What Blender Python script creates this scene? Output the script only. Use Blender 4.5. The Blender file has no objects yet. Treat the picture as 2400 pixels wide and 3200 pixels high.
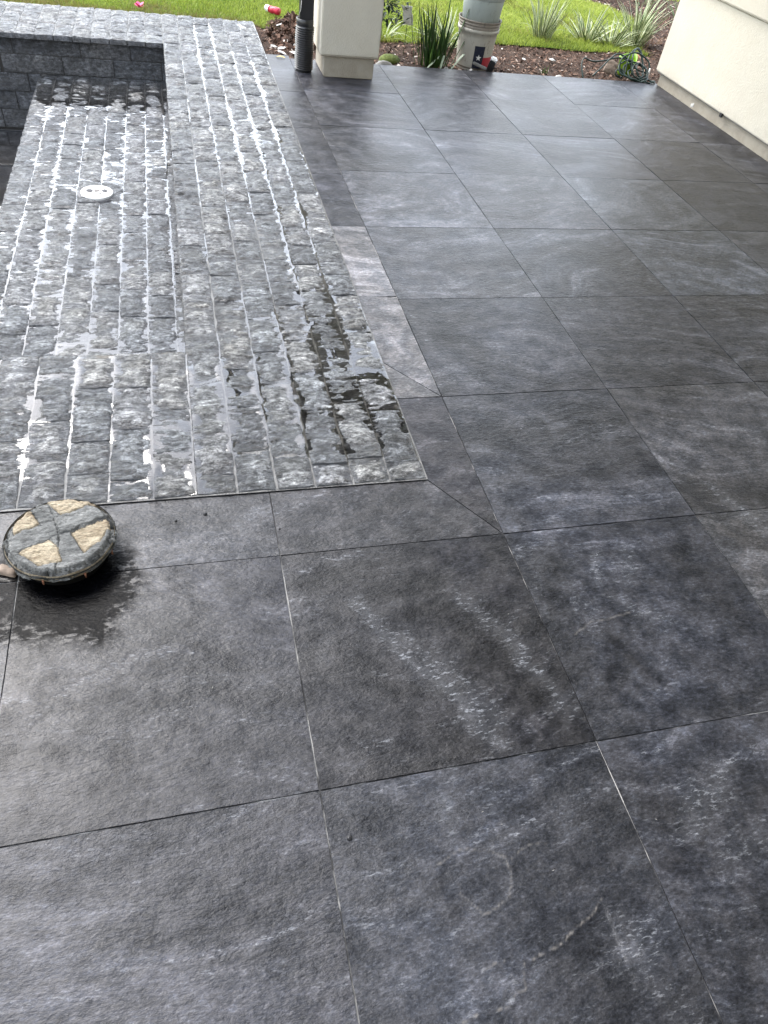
import bpy, math, random
import numpy as np
from mathutils import Matrix, Vector
random.seed(7); rng=np.random.default_rng(7)
R=math.radians
sc=bpy.context.scene; col=sc.collection

# ---------------------------------------------------------------- camera
cam_d=bpy.data.cameras.new('camera'); cam=bpy.data.objects.new('camera',cam_d); col.objects.link(cam)
cam_d.sensor_fit='VERTICAL'; cam_d.sensor_height=32.0; cam_d.lens=22.338
cam_d.clip_start=0.02; cam_d.clip_end=500
RM=Matrix(((0.9674397813911808,0.08335558982212346,-0.23898141146790103),(-0.22399389973093092,0.721594274552917,-0.6550789538794383),(0.117843125659132,0.6872798182529846,0.716770150855231)))
cam.matrix_world=Matrix.Translation((-0.77898,-0.55639,1.40578))@RM.to_4x4()
sc.camera=cam
sc.render.resolution_x=768; sc.render.resolution_y=1024

# ---------------------------------------------------------------- world: bright hazy overcast
SUN_EL,SUN_AZ=R(52),R(-38)      # azimuth from +y towards +x
world=bpy.data.worlds.new('World'); sc.world=world; world.use_nodes=True
nt=world.node_tree; nt.nodes.clear()
out=nt.nodes.new('ShaderNodeOutputWorld'); bg=nt.nodes.new('ShaderNodeBackground'); bg.inputs['Strength'].default_value=0.13
sky=nt.nodes.new('ShaderNodeTexSky'); sky.sky_type='NISHITA'; sky.sun_disc=False
sky.sun_elevation=SUN_EL; sky.sun_rotation=SUN_AZ; sky.air_density=1.4; sky.dust_density=2.0; sky.ozone_density=1.0
hs=nt.nodes.new('ShaderNodeHueSaturation'); hs.inputs['Saturation'].default_value=0.45
tc=nt.nodes.new('ShaderNodeTexCoord'); cn=nt.nodes.new('ShaderNodeTexNoise'); cn.inputs['Scale'].default_value=2.2; cn.inputs['Detail'].default_value=6
cr=nt.nodes.new('ShaderNodeValToRGB'); cr.color_ramp.elements[0].position=.3; cr.color_ramp.elements[0].color=(.8,.82,.86,1); cr.color_ramp.elements[1].position=.72; cr.color_ramp.elements[1].color=(1.35,1.33,1.32,1)
mm=nt.nodes.new('ShaderNodeMixRGB'); mm.blend_type='MULTIPLY'; mm.inputs[0].default_value=1
nt.links.new(sky.outputs[0],hs.inputs['Color']); nt.links.new(tc.outputs['Generated'],cn.inputs['Vector']); nt.links.new(cn.outputs['Fac'],cr.inputs[0])
nt.links.new(hs.outputs[0],mm.inputs[1]); nt.links.new(cr.outputs[0],mm.inputs[2]); nt.links.new(mm.outputs[0],bg.inputs[0]); nt.links.new(bg.outputs[0],out.inputs[0])

sun_d=bpy.data.lights.new('sun','SUN'); sun_d.energy=.6; sun_d.angle=R(40); sun_d.color=(1,.96,.9)
sun=bpy.data.objects.new('sun',sun_d); col.objects.link(sun)
sd=Vector((math.sin(SUN_AZ)*math.cos(SUN_EL),math.cos(SUN_AZ)*math.cos(SUN_EL),math.sin(SUN_EL)))
sun.rotation_euler=sd.to_track_quat('Z','Y').to_euler(); sun.location=(-6,8,12)

sc.view_settings.view_transform='Standard'; sc.view_settings.look='None'; sc.view_settings.gamma=1; sc.view_settings.use_curve_mapping=False
sc.view_settings.exposure=2.22

# ---------------------------------------------------------------- numpy noise
def _h(ix,iy,s):
    n=(ix.astype(np.int64)*374761393+iy.astype(np.int64)*668265263+s*1442695041)&0xffffffff
    n=((n^(n>>13))*1274126177)&0xffffffff
    return ((n^(n>>16))&0xffff)/65535.0
def vn(x,y,s=0):
    x=np.asarray(x,float); y=np.asarray(y,float)
    ix=np.floor(x); iy=np.floor(y); fx=x-ix; fy=y-iy
    ux=fx*fx*fx*(fx*(fx*6-15)+10); uy=fy*fy*fy*(fy*(fy*6-15)+10)
    a=_h(ix,iy,s); b=_h(ix+1,iy,s); c=_h(ix,iy+1,s); d=_h(ix+1,iy+1,s)
    return (a*(1-ux)+b*ux)*(1-uy)+(c*(1-ux)+d*ux)*uy
def fbm(x,y,s=0,o=4):
    t=0;a=.5;n=0
    for i in range(o):
        t=t+a*vn(x*2**i+i*17.3,y*2**i+i*9.1,s+i); n+=a; a*=.5
    return t/n
def sst(a,b,x): 
    t=np.clip((x-a)/(b-a),0,1); return t*t*(3-2*t)

# ---------------------------------------------------------------- material helpers
class NT:
    def __init__(s,name):
        s.m=bpy.data.materials.new(name); s.m.use_nodes=True; s.t=s.m.node_tree; s.t.nodes.clear()
        s.out=s.n('ShaderNodeOutputMaterial')
    def n(s,t,**k):
        x=s.t.nodes.new(t)
        for a,b in k.items(): setattr(x,a,b)
        return x
    def l(s,a,b): s.t.links.new(a,b)
    def val(s,inp,v):
        if isinstance(v,bpy.types.NodeSocket): s.l(v,inp)
        elif v is not None: inp.default_value=v
    def math(s,op,a,b=None,c=None,clamp=False):
        x=s.n('ShaderNodeMath',operation=op,use_clamp=clamp); s.val(x.inputs[0],a)
        if b is not None: s.val(x.inputs[1],b)
        if c is not None: s.val(x.inputs[2],c)
        return x.outputs[0]
    def vec(s,op,a,b):
        x=s.n('ShaderNodeVectorMath',operation=op); s.val(x.inputs[0],a); s.val(x.inputs[1],b); return x.outputs[0]
    def noise(s,v,scale,detail=5,rough=.55,dist=0,col=False):
        x=s.n('ShaderNodeTexNoise'); s.val(x.inputs['Vector'],v); x.inputs['Scale'].default_value=scale
        x.inputs['Detail'].default_value=detail; x.inputs['Roughness'].default_value=rough; x.inputs['Distortion'].default_value=dist
        return x.outputs['Color' if col else 'Fac']
    def ramp(s,f,pts):
        x=s.n('ShaderNodeValToRGB'); s.val(x.inputs[0],f); e=x.color_ramp.elements
        while len(e)<len(pts): e.new(.5)
        for i,(p,c) in enumerate(pts):
            if not isinstance(c,(tuple,list)): c=(c,c,c)
            e[i].position=p; e[i].color=(*c[:3],1)
        return x.outputs[0]
    def mix(s,f,a,b,mode='MIX'):
        x=s.n('ShaderNodeMixRGB',blend_type=mode); s.val(x.inputs[0],f)
        for i,v in ((1,a),(2,b)):
            if isinstance(v,(int,float)): v=(v,v,v)
            if isinstance(v,(tuple,list)): v=(*v[:3],1)
            s.val(x.inputs[i],v)
        return x.outputs[0]
    def mapr(s,v,a,b,c,d):
        x=s.n('ShaderNodeMapRange'); s.val(x.inputs[0],v)
        for i,q in enumerate((a,b,c,d)): x.inputs[i+1].default_value=q
        return x.outputs[0]
    def mapping(s,v,scale=(1,1,1),rot=(0,0,0),loc=(0,0,0)):
        x=s.n('ShaderNodeMapping'); s.val(x.inputs['Vector'],v)
        for k,q in (('Scale',scale),('Rotation',rot),('Location',loc)): s.val(x.inputs[k],q)
        return x.outputs[0]
    def obj(s): return s.n('ShaderNodeTexCoord').outputs['Object']
    def pos(s): return s.n('ShaderNodeNewGeometry').outputs['Position']
    def rand(s): return s.n('ShaderNodeObjectInfo').outputs['Random']
    def attr(s,name): return s.n('ShaderNodeAttribute',attribute_name=name).outputs['Fac']
    def bump(s,h,dist=.01,strength=1,nrm=None):
        x=s.n('ShaderNodeBump'); s.val(x.inputs['Height'],h); x.inputs['Distance'].default_value=dist; s.val(x.inputs['Strength'],strength)
        if nrm: s.l(nrm,x.inputs['Normal'])
        return x.outputs[0]
    def bsdf(s,color=None,rough=.5,normal=None,spec=.5,metal=0,**k):
        x=s.n('ShaderNodeBsdfPrincipled')
        if isinstance(color,(tuple,list)): color=(*color[:3],1)
        s.val(x.inputs['Base Color'],color); s.val(x.inputs['Roughness'],rough); s.val(x.inputs['Specular IOR Level'],spec); x.inputs['Metallic'].default_value=metal
        if normal: s.l(normal,x.inputs['Normal'])
        for a,b in k.items(): s.val(x.inputs[a],b)
        return x.outputs[0]
    def done(s,sh): s.l(sh,s.out.inputs[0]); return s.m

def simple(name,c,rough=.6,var=.25,scale=30,bump=.002,spec=.4,bs=60):
    t=NT(name); o=t.obj(); r=t.rand()
    v=t.vec('ADD',o,t.mix(1,(0,0,0),r)) if False else o
    f=t.noise(v,scale,5)
    c2=tuple(min(1,q*(1+var)) for q in c); c1=tuple(q*(1-var) for q in c)
    colr=t.ramp(f,[(.3,c1),(.7,c2)])
    nrm=t.bump(t.noise(v,bs,4),bump) if bump else None
    return t.done(t.bsdf(colr,rough,nrm,spec))

# ---- slate tile
def slate_mat(name,wet=True,lift=1.0):
    t=NT(name); o=t.obj(); r=t.rand()
    off=t.n('ShaderNodeCombineXYZ'); t.l(t.math('MULTIPLY',r,57.0),off.inputs[0]); t.l(t.math('MULTIPLY',r,31.0),off.inputs[1]); t.l(t.math('MULTIPLY',r,13.0),off.inputs[2])
    v=t.vec('ADD',o,off.outputs[0])
    rotv=t.n('ShaderNodeCombineXYZ'); t.l(t.math('ADD',t.math('MULTIPLY',t.math('FRACT',t.math('MULTIPLY',r,7.13)),1.5),-.9),rotv.inputs[2])
    vr=t.mapping(v,(1.0,1.9,1),rotv.outputs[0])
    vx=t.mapping(v,(1.0,2.1,1),(0,0,R(14)))
    wv=t.vec('ADD',vr,t.vec('MULTIPLY',t.vec('SUBTRACT',t.noise(v,1.5,1,.5,0,True),(.5,.5,.5)),(1.1,1.1,1.1)))
    big=t.noise(wv,1.6,4,.62,0)
    stk=t.noise(t.mapping(wv,(1,4.2,1),(0,0,.25)),2.6,6,.70,0)
    mid=t.noise(v,13,6,.74,0)
    fine=t.noise(vx,85,4,.76,0)
    grain=t.noise(v,380,1,.6)
    c=t.ramp(big,[(.30,(.0150,.0158,.0176)),(.45,(.0208,.0219,.0245)),(.58,(.0275,.0293,.0337)),(.74,(.047,.050,.057))])
    c=t.mix(1,c,t.ramp(stk,[(.34,.62),(.48,.94),(.57,1.18),(.68,1.95)]),'MULTIPLY')
    c=t.mix(1,c,t.ramp(mid,[(.34,.55),(.5,.95),(.68,1.6)]),'MULTIPLY')
    c=t.mix(1,c,t.ramp(fine,[(.36,.55),(.47,.86),(.56,1.15),(.68,2.1)]),'MULTIPLY')
    c=t.mix(1,c,t.ramp(grain,[(.3,.88),(.7,1.14)]),'MULTIPLY')
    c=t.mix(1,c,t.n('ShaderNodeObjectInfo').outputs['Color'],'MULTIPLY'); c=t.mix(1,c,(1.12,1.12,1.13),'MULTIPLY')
    # per-tile tone and tint
    rt=t.math('FRACT',t.math('MULTIPLY',r,3.7))
    c=t.mix(1,c,t.ramp(rt,[(0,(.70,.70,.72)),(.5,(.92,.92,.94)),(1,(1.2,1.2,1.24))]),'MULTIPLY')
    br=t.math('MULTIPLY',t.ramp(mid,[(.46,.0),(.56,1),(.66,0)]),.30)
    c=t.mix(br,c,t.mix(1,c,(1.22,1.03,.86),'MULTIPLY'))
    # pale mineral flecks in loose drifts, plus a few scratches
    drift=t.ramp(stk,[(.53,0),(.66,1)])
    fl=t.ramp(t.noise(t.mapping(v,(1,3.2,1),(0,0,R(-28))),44,5,.78,0),[(.555,0),(.61,1)])
    attr=t.attr('vein'); dark=t.attr('dark')
    vm=t.math('ADD',t.math('MULTIPLY',drift,.75),t.math('MULTIPLY',attr,.9),clamp=True)
    flm=t.math('MULTIPLY',vm,t.math('ADD',t.math('MULTIPLY',fl,.9),t.math('MULTIPLY',attr,.14)),clamp=True)
    c=t.mix(flm,c,(.195,.204,.222))
    c=t.mix(t.math('MULTIPLY',dark,.75),c,t.mix(1,c,(.42,.41,.40),'MULTIPLY'))
    line=t.attr('line'); c=t.mix(t.math('MULTIPLY',line,t.mapr(t.noise(v,60,3),.35,.6,.15,.9)),c,(.16,.15,.14))
    
    # bump : cleft slate
    h1=t.noise(vx,34,5,.70,0); h2=t.noise(t.mapping(v,(1,1.8,1),(0,0,R(-16))),130,2,.6,0)
    hh=t.math('ADD',t.math('MULTIPLY',h1,.62),t.math('MULTIPLY',h2,.2))
    stren=t.mapr(big,.35,.65,1.0,.45)
    nrm=t.bump(hh,.0058,stren)
    rough=t.ramp(mid,[(.35,.30),(.65,.46)]); spec=t.mapr(mid,.38,.62,.30,.52)
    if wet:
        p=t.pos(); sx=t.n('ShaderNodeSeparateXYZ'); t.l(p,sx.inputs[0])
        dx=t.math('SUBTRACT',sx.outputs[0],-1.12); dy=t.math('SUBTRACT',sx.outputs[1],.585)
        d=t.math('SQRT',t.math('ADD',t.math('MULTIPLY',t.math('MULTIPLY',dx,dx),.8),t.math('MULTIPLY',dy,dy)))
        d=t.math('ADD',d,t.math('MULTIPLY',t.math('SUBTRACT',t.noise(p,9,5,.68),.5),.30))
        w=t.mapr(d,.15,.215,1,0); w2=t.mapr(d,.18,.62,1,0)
        c=t.mix(w,c,t.mix(1,c,(.08,.08,.085),'MULTIPLY')); ring=t.math('MULTIPLY',w,t.mapr(d,.11,.19,0,1))  # wet slate, with the lid's dark reflection painted in as near black
        rough=t.mix(t.math('MULTIPLY',w2,.8),rough,.09); spec=t.mix(w,spec,t.mapr(t.math('MULTIPLY',ring,t.ramp(h1,[(.50,0),(.58,1)])),0,1,.08,.9))  # wet gloss; sky glints round the lid set by a specular mask
        patch=t.ramp(t.noise(p,2.3,3,.6,0),[(.48,0),(.66,1)])
        rough=t.mix(t.math('MULTIPLY',patch,.25),rough,.22)
    return t.done(t.bsdf(c,rough,nrm,spec,**{'IOR':1.45}))
M={}
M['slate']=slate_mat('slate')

# ---- split-face stone paver
def stone_mat(name,lo=1.0,wetness=1.0,brk=0.0):
    t=NT(name); o=t.obj(); r=t.rand()
    off=t.n('ShaderNodeCombineXYZ'); t.l(t.math('MULTIPLY',r,47.0),off.inputs[0]); t.l(t.math('MULTIPLY',r,23.0),off.inputs[1]); t.l(t.math('MULTIPLY',r,11.0),off.inputs[2])
    v=t.vec('ADD',o,off.outputs[0]); vs=t.mapping(v,(1,1.7,1.4),(0,0,R(10)))
    a=t.noise(vs,9,5,.68,.5); b=t.noise(vs,46,4,.72,0); g=t.noise(v,240,1,.6)
    c=t.ramp(a,[(.28,(.050*lo,.052*lo,.056*lo)),(.48,(.165*lo,.169*lo,.178*lo)),(.62,(.31*lo,.315*lo,.328*lo)),(.8,(.47*lo,.475*lo,.485*lo))])
    c=t.mix(1,c,t.ramp(b,[(.36,.18),(.46,.75),(.54,1.1),(.66,2.1)]),'MULTIPLY')
    c=t.mix(1,c,t.ramp(g,[(.3,.8),(.7,1.2)]),'MULTIPLY')
    rt=t.math('FRACT',t.math('MULTIPLY',r,5.3))
    c=t.mix(1,c,t.ramp(rt,[(0,(.58,.60,.63)),(.35,(.90,.94,.97)),(.7,(1.10,1.08,1.03)),(1,(1.32,1.32,1.34))]),'MULTIPLY')
    br=t.ramp(t.noise(v,5,3,.6,0),[(.55,0),(.72,1)]); c=t.mix(t.math('MULTIPLY',br,.35),c,t.mix(1,c,(1.1,1.02,.84),'MULTIPLY'))
    veins=t.ramp(t.noise(t.mapping(v,(1,1,1),(.3,.2,R(35))),14,4,.75,1.2),[(.485,0),(.5,1),(.515,0)])
    c=t.mix(t.math('MULTIPLY',veins,.3),c,(.26,.27,.27))
    cr=t.ramp(t.noise(t.mapping(v,(1,3.6,2.4),(0,0,R(7))),17,4,.72,0),[(.455,1),(.475,.0),(.495,1)])
    c=t.mix(1,c,t.ramp(cr,[(0,.25),(1,1)]),'MULTIPLY')
    h=t.math('ADD',t.math('ADD',t.math('MULTIPLY',cr,.16),t.noise(t.mapping(v,(1,2.4,1.8),(0,0,R(8))),38,5,.72,0)),t.math('MULTIPLY',t.noise(v,170,2,.6),.22))
    nrm=t.bump(h,.045,1.0)
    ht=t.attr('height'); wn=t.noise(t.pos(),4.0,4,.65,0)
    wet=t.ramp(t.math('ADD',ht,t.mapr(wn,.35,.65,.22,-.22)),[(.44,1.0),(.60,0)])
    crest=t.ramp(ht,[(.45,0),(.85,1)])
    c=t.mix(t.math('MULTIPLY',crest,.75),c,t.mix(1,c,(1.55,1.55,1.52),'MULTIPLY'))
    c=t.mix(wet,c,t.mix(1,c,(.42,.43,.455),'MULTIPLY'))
    h2=t.noise(t.mapping(v,(1,2.6,2),(0,0,R(6))),52,6,.82,0)
    return t.done(t.bsdf(c,.42,nrm,.4,**{'Coat Weight':t.mapr(wet,0,1,.30,1.0),'Coat Roughness':.07,'Coat IOR':1.75,'Coat Normal':t.bump(h2,.040,1.0)}))
M['stone']=stone_mat('split_face_stone')
M['wall_stone']=stone_mat('dark_wall_stone',1.25)
t=NT('mortar'); p=t.pos(); c=t.ramp(t.noise(p,22,6,.6),[(.3,(.055,.055,.054)),(.7,(.14,.14,.136))])
M['mortar']=t.done(t.bsdf(c,.35,t.bump(t.noise(p,180,4),.003),.5))
t=NT('grout'); p=t.pos(); c=t.ramp(t.noise(p,3.5,4,.7),[(.40,(.012,.012,.013)),(.50,(.05,.05,.05)),(.58,(.36,.355,.34))])
M['grout']=t.done(t.bsdf(c,.7,None,.3))
# ---- standing water film
t=NT('water_film'); fr=t.n('ShaderNodeFresnel'); fr.inputs['IOR'].default_value=1.45
nb=t.bump(t.noise(t.pos(),9,3),.002,.25); t.l(nb,fr.inputs['Normal'])
g=t.n('ShaderNodeBsdfGlossy'); g.inputs['Roughness'].default_value=.015; g.inputs['Color'].default_value=(1,1,1,1); t.l(nb,g.inputs['Normal'])
tr=t.n('ShaderNodeBsdfTransparent'); tr.inputs[0].default_value=(.92,.91,.89,1)
mx=t.n('ShaderNodeMixShader'); t.l(t.math('MULTIPLY',fr.outputs[0],2.0,clamp=True),mx.inputs[0]); t.l(tr.outputs[0],mx.inputs[1]); t.l(g.outputs[0],mx.inputs[2])
M['water']=t.done(mx.outputs[0])

def stucco(name,c,sp=.02):
    t=NT(name); p=t.pos()
    cc=t.mix(1,t.ramp(t.noise(p,3,5),[(.3,tuple(q*.93 for q in c)),(.7,c)]),t.ramp(t.noise(p,1.4,6,.7),[(.3,(.93,.91,.88)),(.6,(1,1,1))]),'MULTIPLY')
    st=t.ramp(t.noise(t.mapping(p,(1,1,.6)),11,7,.75,1.5),[(.70,0),(.76,1)]); cc=t.mix(t.math('MULTIPLY',st,.35),cc,tuple(q*.6 for q in c))
    sz=t.n('ShaderNodeSeparateXYZ'); t.l(p,sz.inputs[0])
    dirt=t.math('MULTIPLY',t.mapr(sz.outputs[2],0,.16,.40,0),t.ramp(t.noise(p,9,6,.7),[(.40,0),(.62,1)])); cc=t.mix(dirt,cc,(.17,.14,.105))
    h=t.math('ADD',t.noise(p,120,4,.55),t.math('MULTIPLY',t.noise(p,35,3),.6))
    return t.done(t.bsdf(cc,.85,t.bump(h,.0035,.7),.2))
M['stucco']=stucco('stucco',(.58,.55,.465)); M['plinth']=stucco('plinth_render',(.37,.34,.28))
M['ceiling']=simple('ceiling_boards',(.58,.62,.68),.7,.1)
M['black_metal']=simple('black_metal',(.02,.02,.022),.35,.3,8,.0)
M['black_plastic']=simple('black_corrugated_plastic',(.018,.018,.019),.28,.3,25,.0005,.6)
M['tan_stone']=None
def tanm(name,c1,c2,sc_=45):
    t=NT(name); o=t.obj(); v=t.mapping(o,(1,3.2,1),(0,0,R(14)))
    c=t.mix(1,t.ramp(t.noise(v,18,6,.6),[(.3,c1),(.7,c2)]),t.ramp(t.noise(v,sc_*3,5,.7),[(.34,.42),(.48,.9),(.62,1.35)]),'MULTIPLY')
    return t.done(t.bsdf(c,.6,t.bump(t.noise(v,60,7,.75,.4),.012,1.0),.3))
M['tan_stone']=tanm('tan_split_stone',(.30,.235,.155),(.56,.49,.36))
M['green_stone']=tanm('green_grey_stone',(.08,.084,.082),(.30,.305,.295),60)
M['dark_stone']=tanm('dark_green_grey_stone',(.014,.016,.016),(.14,.145,.14),30)
M['white_plastic']=simple('white_plastic',(.80,.80,.78),.35,.04,20,.0)
M['dark_hole']=simple('dark_grey_slot',(.03,.03,.035),.6,.2)
M['white_litter']=simple('white_litter',(.55,.54,.51),.7,.15,60,.002)
M['red']=simple('red_print',(.50,.03,.06),.35,.15,40,.0); M['pink']=simple('pink_petal',(.85,.12,.28),.5,.2,60)
M['hose']=simple('dark_green_rubber',(.007,.024,.018),.35,.3,30,.0,.4)
M['leaf_dark']=simple('dark_green_leaf',(.024,.060,.012),.4,.45,14,.0); M['leaf_cream']=simple('cream_leaf_margin',(.68,.70,.46),.5,.12,14,.0)
M['leaf_cut']=simple('pale_cut_leaf',(.34,.42,.30),.5,.1,20,.0)
M['leaf_shrub']=simple('glossy_shrub_leaf',(.010,.026,.007),.5,.5,10,.0,.3)
M['dry_leaf']=simple('dry_leaf',(.26,.16,.08),.8,.4,40,.0); M['bark']=simple('bark',(.09,.06,.04),.9,.3,40,.003)
M['lime']=simple('lime_plastic',(.20,.38,.02),.4,.15,15,.0); M['rock']=simple('pale_rock',(.20,.20,.19),.8,.2,40,.004); M['tan_slab']=simple('brown_grey_slab',(.20,.155,.12),.8,.3,60,.003)
M['moss']=simple('moss',(.10,.13,.03),.9,.4,80,.006)
M['rust']=simple('rust',(.20,.09,.05),.8,.3,60,.001)
M['yellow_leaf']=simple('yellow_leaf',(.60,.45,.10),.6,.2,50,.0)
def groundm(name,pts,sc_=45,b=.03,rough=.95):
    t=NT(name); p=t.pos(); c=t.ramp(t.noise(p,sc_,7,.72,.6),pts); c=t.mix(1,c,t.ramp(t.noise(p,2.2,5,.6),[(.3,.65),(.7,1.3)]),'MULTIPLY')
    return t.done(t.bsdf(c,rough,t.bump(t.noise(p,55,7,.7),b,.8),.2))
M['soil']=groundm('mulch_soil',[(.35,(.022,.014,.010)),(.5,(.06,.038,.027)),(.64,(.15,.10,.075)),(.78,(.30,.22,.17))],70)
M['lawnbase']=groundm('lawn_base',[(.3,(.030,.055,.006)),(.55,(.075,.12,.014)),(.75,(.14,.18,.03))],30,.02)
def colvar(name,pts,rough=.7,spec=.3,trans=0):
    t=NT(name); a=t.attr('tone'); c=t.ramp(a,pts); s=t.bsdf(c,rough,None,spec)
    if trans:
        tl=t.n('ShaderNodeBsdfTranslucent'); t.l(c,tl.inputs[0]); mx=t.n('ShaderNodeMixShader'); mx.inputs[0].default_value=trans; t.l(s,mx.inputs[1]); t.l(tl.outputs[0],mx.inputs[2]); s=mx.outputs[0]
    return t.done(s)
M['grass']=colvar('grass_blades',[(0,(.24,.19,.08)),(.14,(.20,.21,.04)),(.3,(.18,.26,.028)),(.55,(.30,.37,.06)),(.85,(.42,.49,.10)),(1,(.55,.58,.15))],.6,.3,.35)
M['chips']=colvar('wood_chips',[(0,(.03,.018,.012)),(.4,(.09,.05,.035)),(.7,(.20,.12,.085)),(.93,(.36,.25,.19)),(1,(.72,.66,.6))],.85,.2)

# ---------------------------------------------------------------- object helpers
def link(o,parent=None):
    col.objects.link(o)
    if parent is not None: o.parent=parent
    return o
def mesh_np(name,V,F,mats,parent=None,smooth=True,loc=(0,0,0),matidx=None,attrs=None,nflat=0):
    me=bpy.data.meshes.new(name); V=np.asarray(V,np.float32)
    if isinstance(F,np.ndarray):
        k=F.shape[1]; me.vertices.add(len(V)); me.vertices.foreach_set('co',V.ravel())
        me.loops.add(F.size); me.loops.foreach_set('vertex_index',F.ravel().astype(np.int32))
        me.polygons.add(len(F)); me.polygons.foreach_set('loop_start',np.arange(0,F.size,k,dtype=np.int32)); me.polygons.foreach_set('loop_total',np.full(len(F),k,np.int32))
        me.update(calc_edges=True)
    else:
        me.from_pydata(V.tolist(),[],F); me.update()
    if not isinstance(mats,(list,tuple)): mats=[mats]
    for m in mats: me.materials.append(m)
    if matidx is not None: me.polygons.foreach_set('material_index',np.asarray(matidx,np.int32))
    if smooth:
        sm=np.ones(len(me.polygons),bool)
        if nflat: sm[-nflat:]=False
        me.polygons.foreach_set('use_smooth',sm)
        if nflat:
            ed={}; pol=me.polygons
            shp=np.zeros(len(me.edges),bool); li=np.zeros(len(me.loops),np.int32); me.loops.foreach_get('edge_index',li)
            st=pol[len(pol)-nflat].loop_start; shp[li[st:]]=True
            at=me.attributes.new('sharp_edge','BOOLEAN','EDGE'); at.data.foreach_set('value',shp)
    for k,a in (attrs or {}).items():
        at=me.attributes.new(k,'FLOAT','POINT'); at.data.foreach_set('value',np.asarray(a,np.float32))
    o=bpy.data.objects.new(name,me); o.location=loc
    return link(o,parent)
def tag(o,label=None,cat=None,group=None,kind=None):
    if label: o['label']=label
    if cat: o['category']=cat
    if group: o['group']=group
    if kind: o['kind']=kind
    return o
def empty(name,loc=(0,0,0),label=None,cat=None,group=None,kind=None):
    o=bpy.data.objects.new(name,None); o.location=loc; o.empty_display_size=.05; link(o)
    return tag(o,label,cat,group,kind)
def gridf(nx,ny,off=0):
    i,j=np.meshgrid(np.arange(nx-1),np.arange(ny-1),indexing='ij'); a=(i*ny+j).ravel()
    return np.stack([a,a+ny,a+ny+1,a+1],1)+off
def bev_box(name,x0,x1,y0,y1,z0,z1,mat,parent=None,b=.004,seg=1):
    # box with chamfered edges
    X=[x0,x0+b,x1-b,x1]; 
    import bmesh
    bm=bmesh.new(); bmesh.ops.create_cube(bm,size=1)
    for v in bm.verts: v.co=Vector(((x0+x1)/2+v.co.x*(x1-x0),(y0+y1)/2+v.co.y*(y1-y0),(z0+z1)/2+v.co.z*(z1-z0)))
    if b: bmesh.ops.bevel(bm,geom=bm.edges[:],offset=b,segments=seg,affect='EDGES')
    c=Vector(((x0+x1)/2,(y0+y1)/2,z0))
    if parent is None:
        for v in bm.verts: v.co-=c
    me=bpy.data.meshes.new(name); bm.to_mesh(me); bm.free(); me.materials.append(mat)
    o=bpy.data.objects.new(name,me)
    if parent is None: o.location=c
    return link(o,parent)
def tube(path,rad,n=8,caps=True):
    P=np.array(path,float); m=len(P); T=np.gradient(P,axis=0); T/=np.linalg.norm(T,axis=1)[:,None]+1e-9
    up=np.array([0,0,1.0]); V=[];r=np.broadcast_to(np.asarray(rad,float),(m,))
    prev=None
    for i in range(m):
        if prev is None:
            a=np.cross(T[i],up)
            if np.linalg.norm(a)<.1: a=np.cross(T[i],[1,0,0])
        else: a=prev-T[i]*np.dot(prev,T[i])
        a/=np.linalg.norm(a)+1e-9; prev=a; b=np.cross(T[i],a)
        for k in range(n):
            th=2*math.pi*k/n; V.append(P[i]+r[i]*(math.cos(th)*a+math.sin(th)*b))
    F=[]
    for i in range(m-1):
        for k in range(n):
            F.append((i*n+k,i*n+(k+1)%n,(i+1)*n+(k+1)%n,(i+1)*n+k))
    if caps: F+= [tuple(range(n-1,-1,-1)),tuple(range((m-1)*n,m*n))]
    return V,F
def lathe(prof,n=40,cx=0,cy=0):
    V=[];F=[];m=len(prof)
    for (r,z) in prof:
        for k in range(n):
            th=2*math.pi*k/n; V.append((cx+r*math.cos(th),cy+r*math.sin(th),z))
    for i in range(m-1):
        for k in range(n): F.append((i*n+k,i*n+(k+1)%n,(i+1)*n+(k+1)%n,(i+1)*n+k))
    return V,F
def catmull(P,s=8):
    P=[np.array(p,float) for p in P]; P=[2*P[0]-P[1]]+P+[2*P[-1]-P[-2]]; o=[]
    for i in range(1,len(P)-2):
        for k in range(s):
            t=k/s; a,b,c,d=P[i-1:i+3]
            o.append(.5*((2*b)+(-a+c)*t+(2*a-5*b+4*c-d)*t*t+(-a+3*b-3*c+d)*t**3))
    o.append(P[-2]); return o

# ================================================================ GROUND
tag(mesh_np('ground',[(-60,-60,-.62),(60,-60,-.62),(60,90,-.62),(-60,90,-.62)],[(0,1,2,3)],M['soil']),kind='structure')
# lawn: gently uneven sheet with a hole where basin and patio are
def sheet(name,x0,x1,y0,y1,step,zf,mat,keep=None):
    xs=np.arange(x0,x1+1e-6,step); ys=np.arange(y0,y1+1e-6,step); X,Y=np.meshgrid(xs,ys,indexing='ij')
    Z=zf(X,Y); F=gridf(len(xs),len(ys))
    if keep is not None:
        k=keep(X,Y).ravel(); F=F[k[F].all(1)]
    return mesh_np(name,np.stack([X,Y,Z],-1).reshape(-1,3),F,mat)
def edge_y(x):    # front edge of the lawn
    x=np.asarray(x,float)
    e=np.where(x<0.2, 5.72-.22*sst(-.15,.2,x), 5.50+.25*sst(.2,2.2,x))
    return e+.04*(fbm(x*3,x*0,3,3)-.5)*2
def bed_right(X,Y):   # second planting bed behind, beyond the curved lawn edge
    # curve through (3.2,8.0) (3.65,7.5) (3.72,7.1) (3.55,6.6) (3.3,6.15)
    xe=np.interp(Y,[5.9,6.15,6.6,7.1,7.5,8.0,9.0],[3.2,3.35,3.58,3.70,3.62,3.1,1.6])
    return X-xe
def lawn_z(X,Y): return -.028+.02*(fbm(X*1.5,Y*1.5,11,3)-.5)
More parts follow.
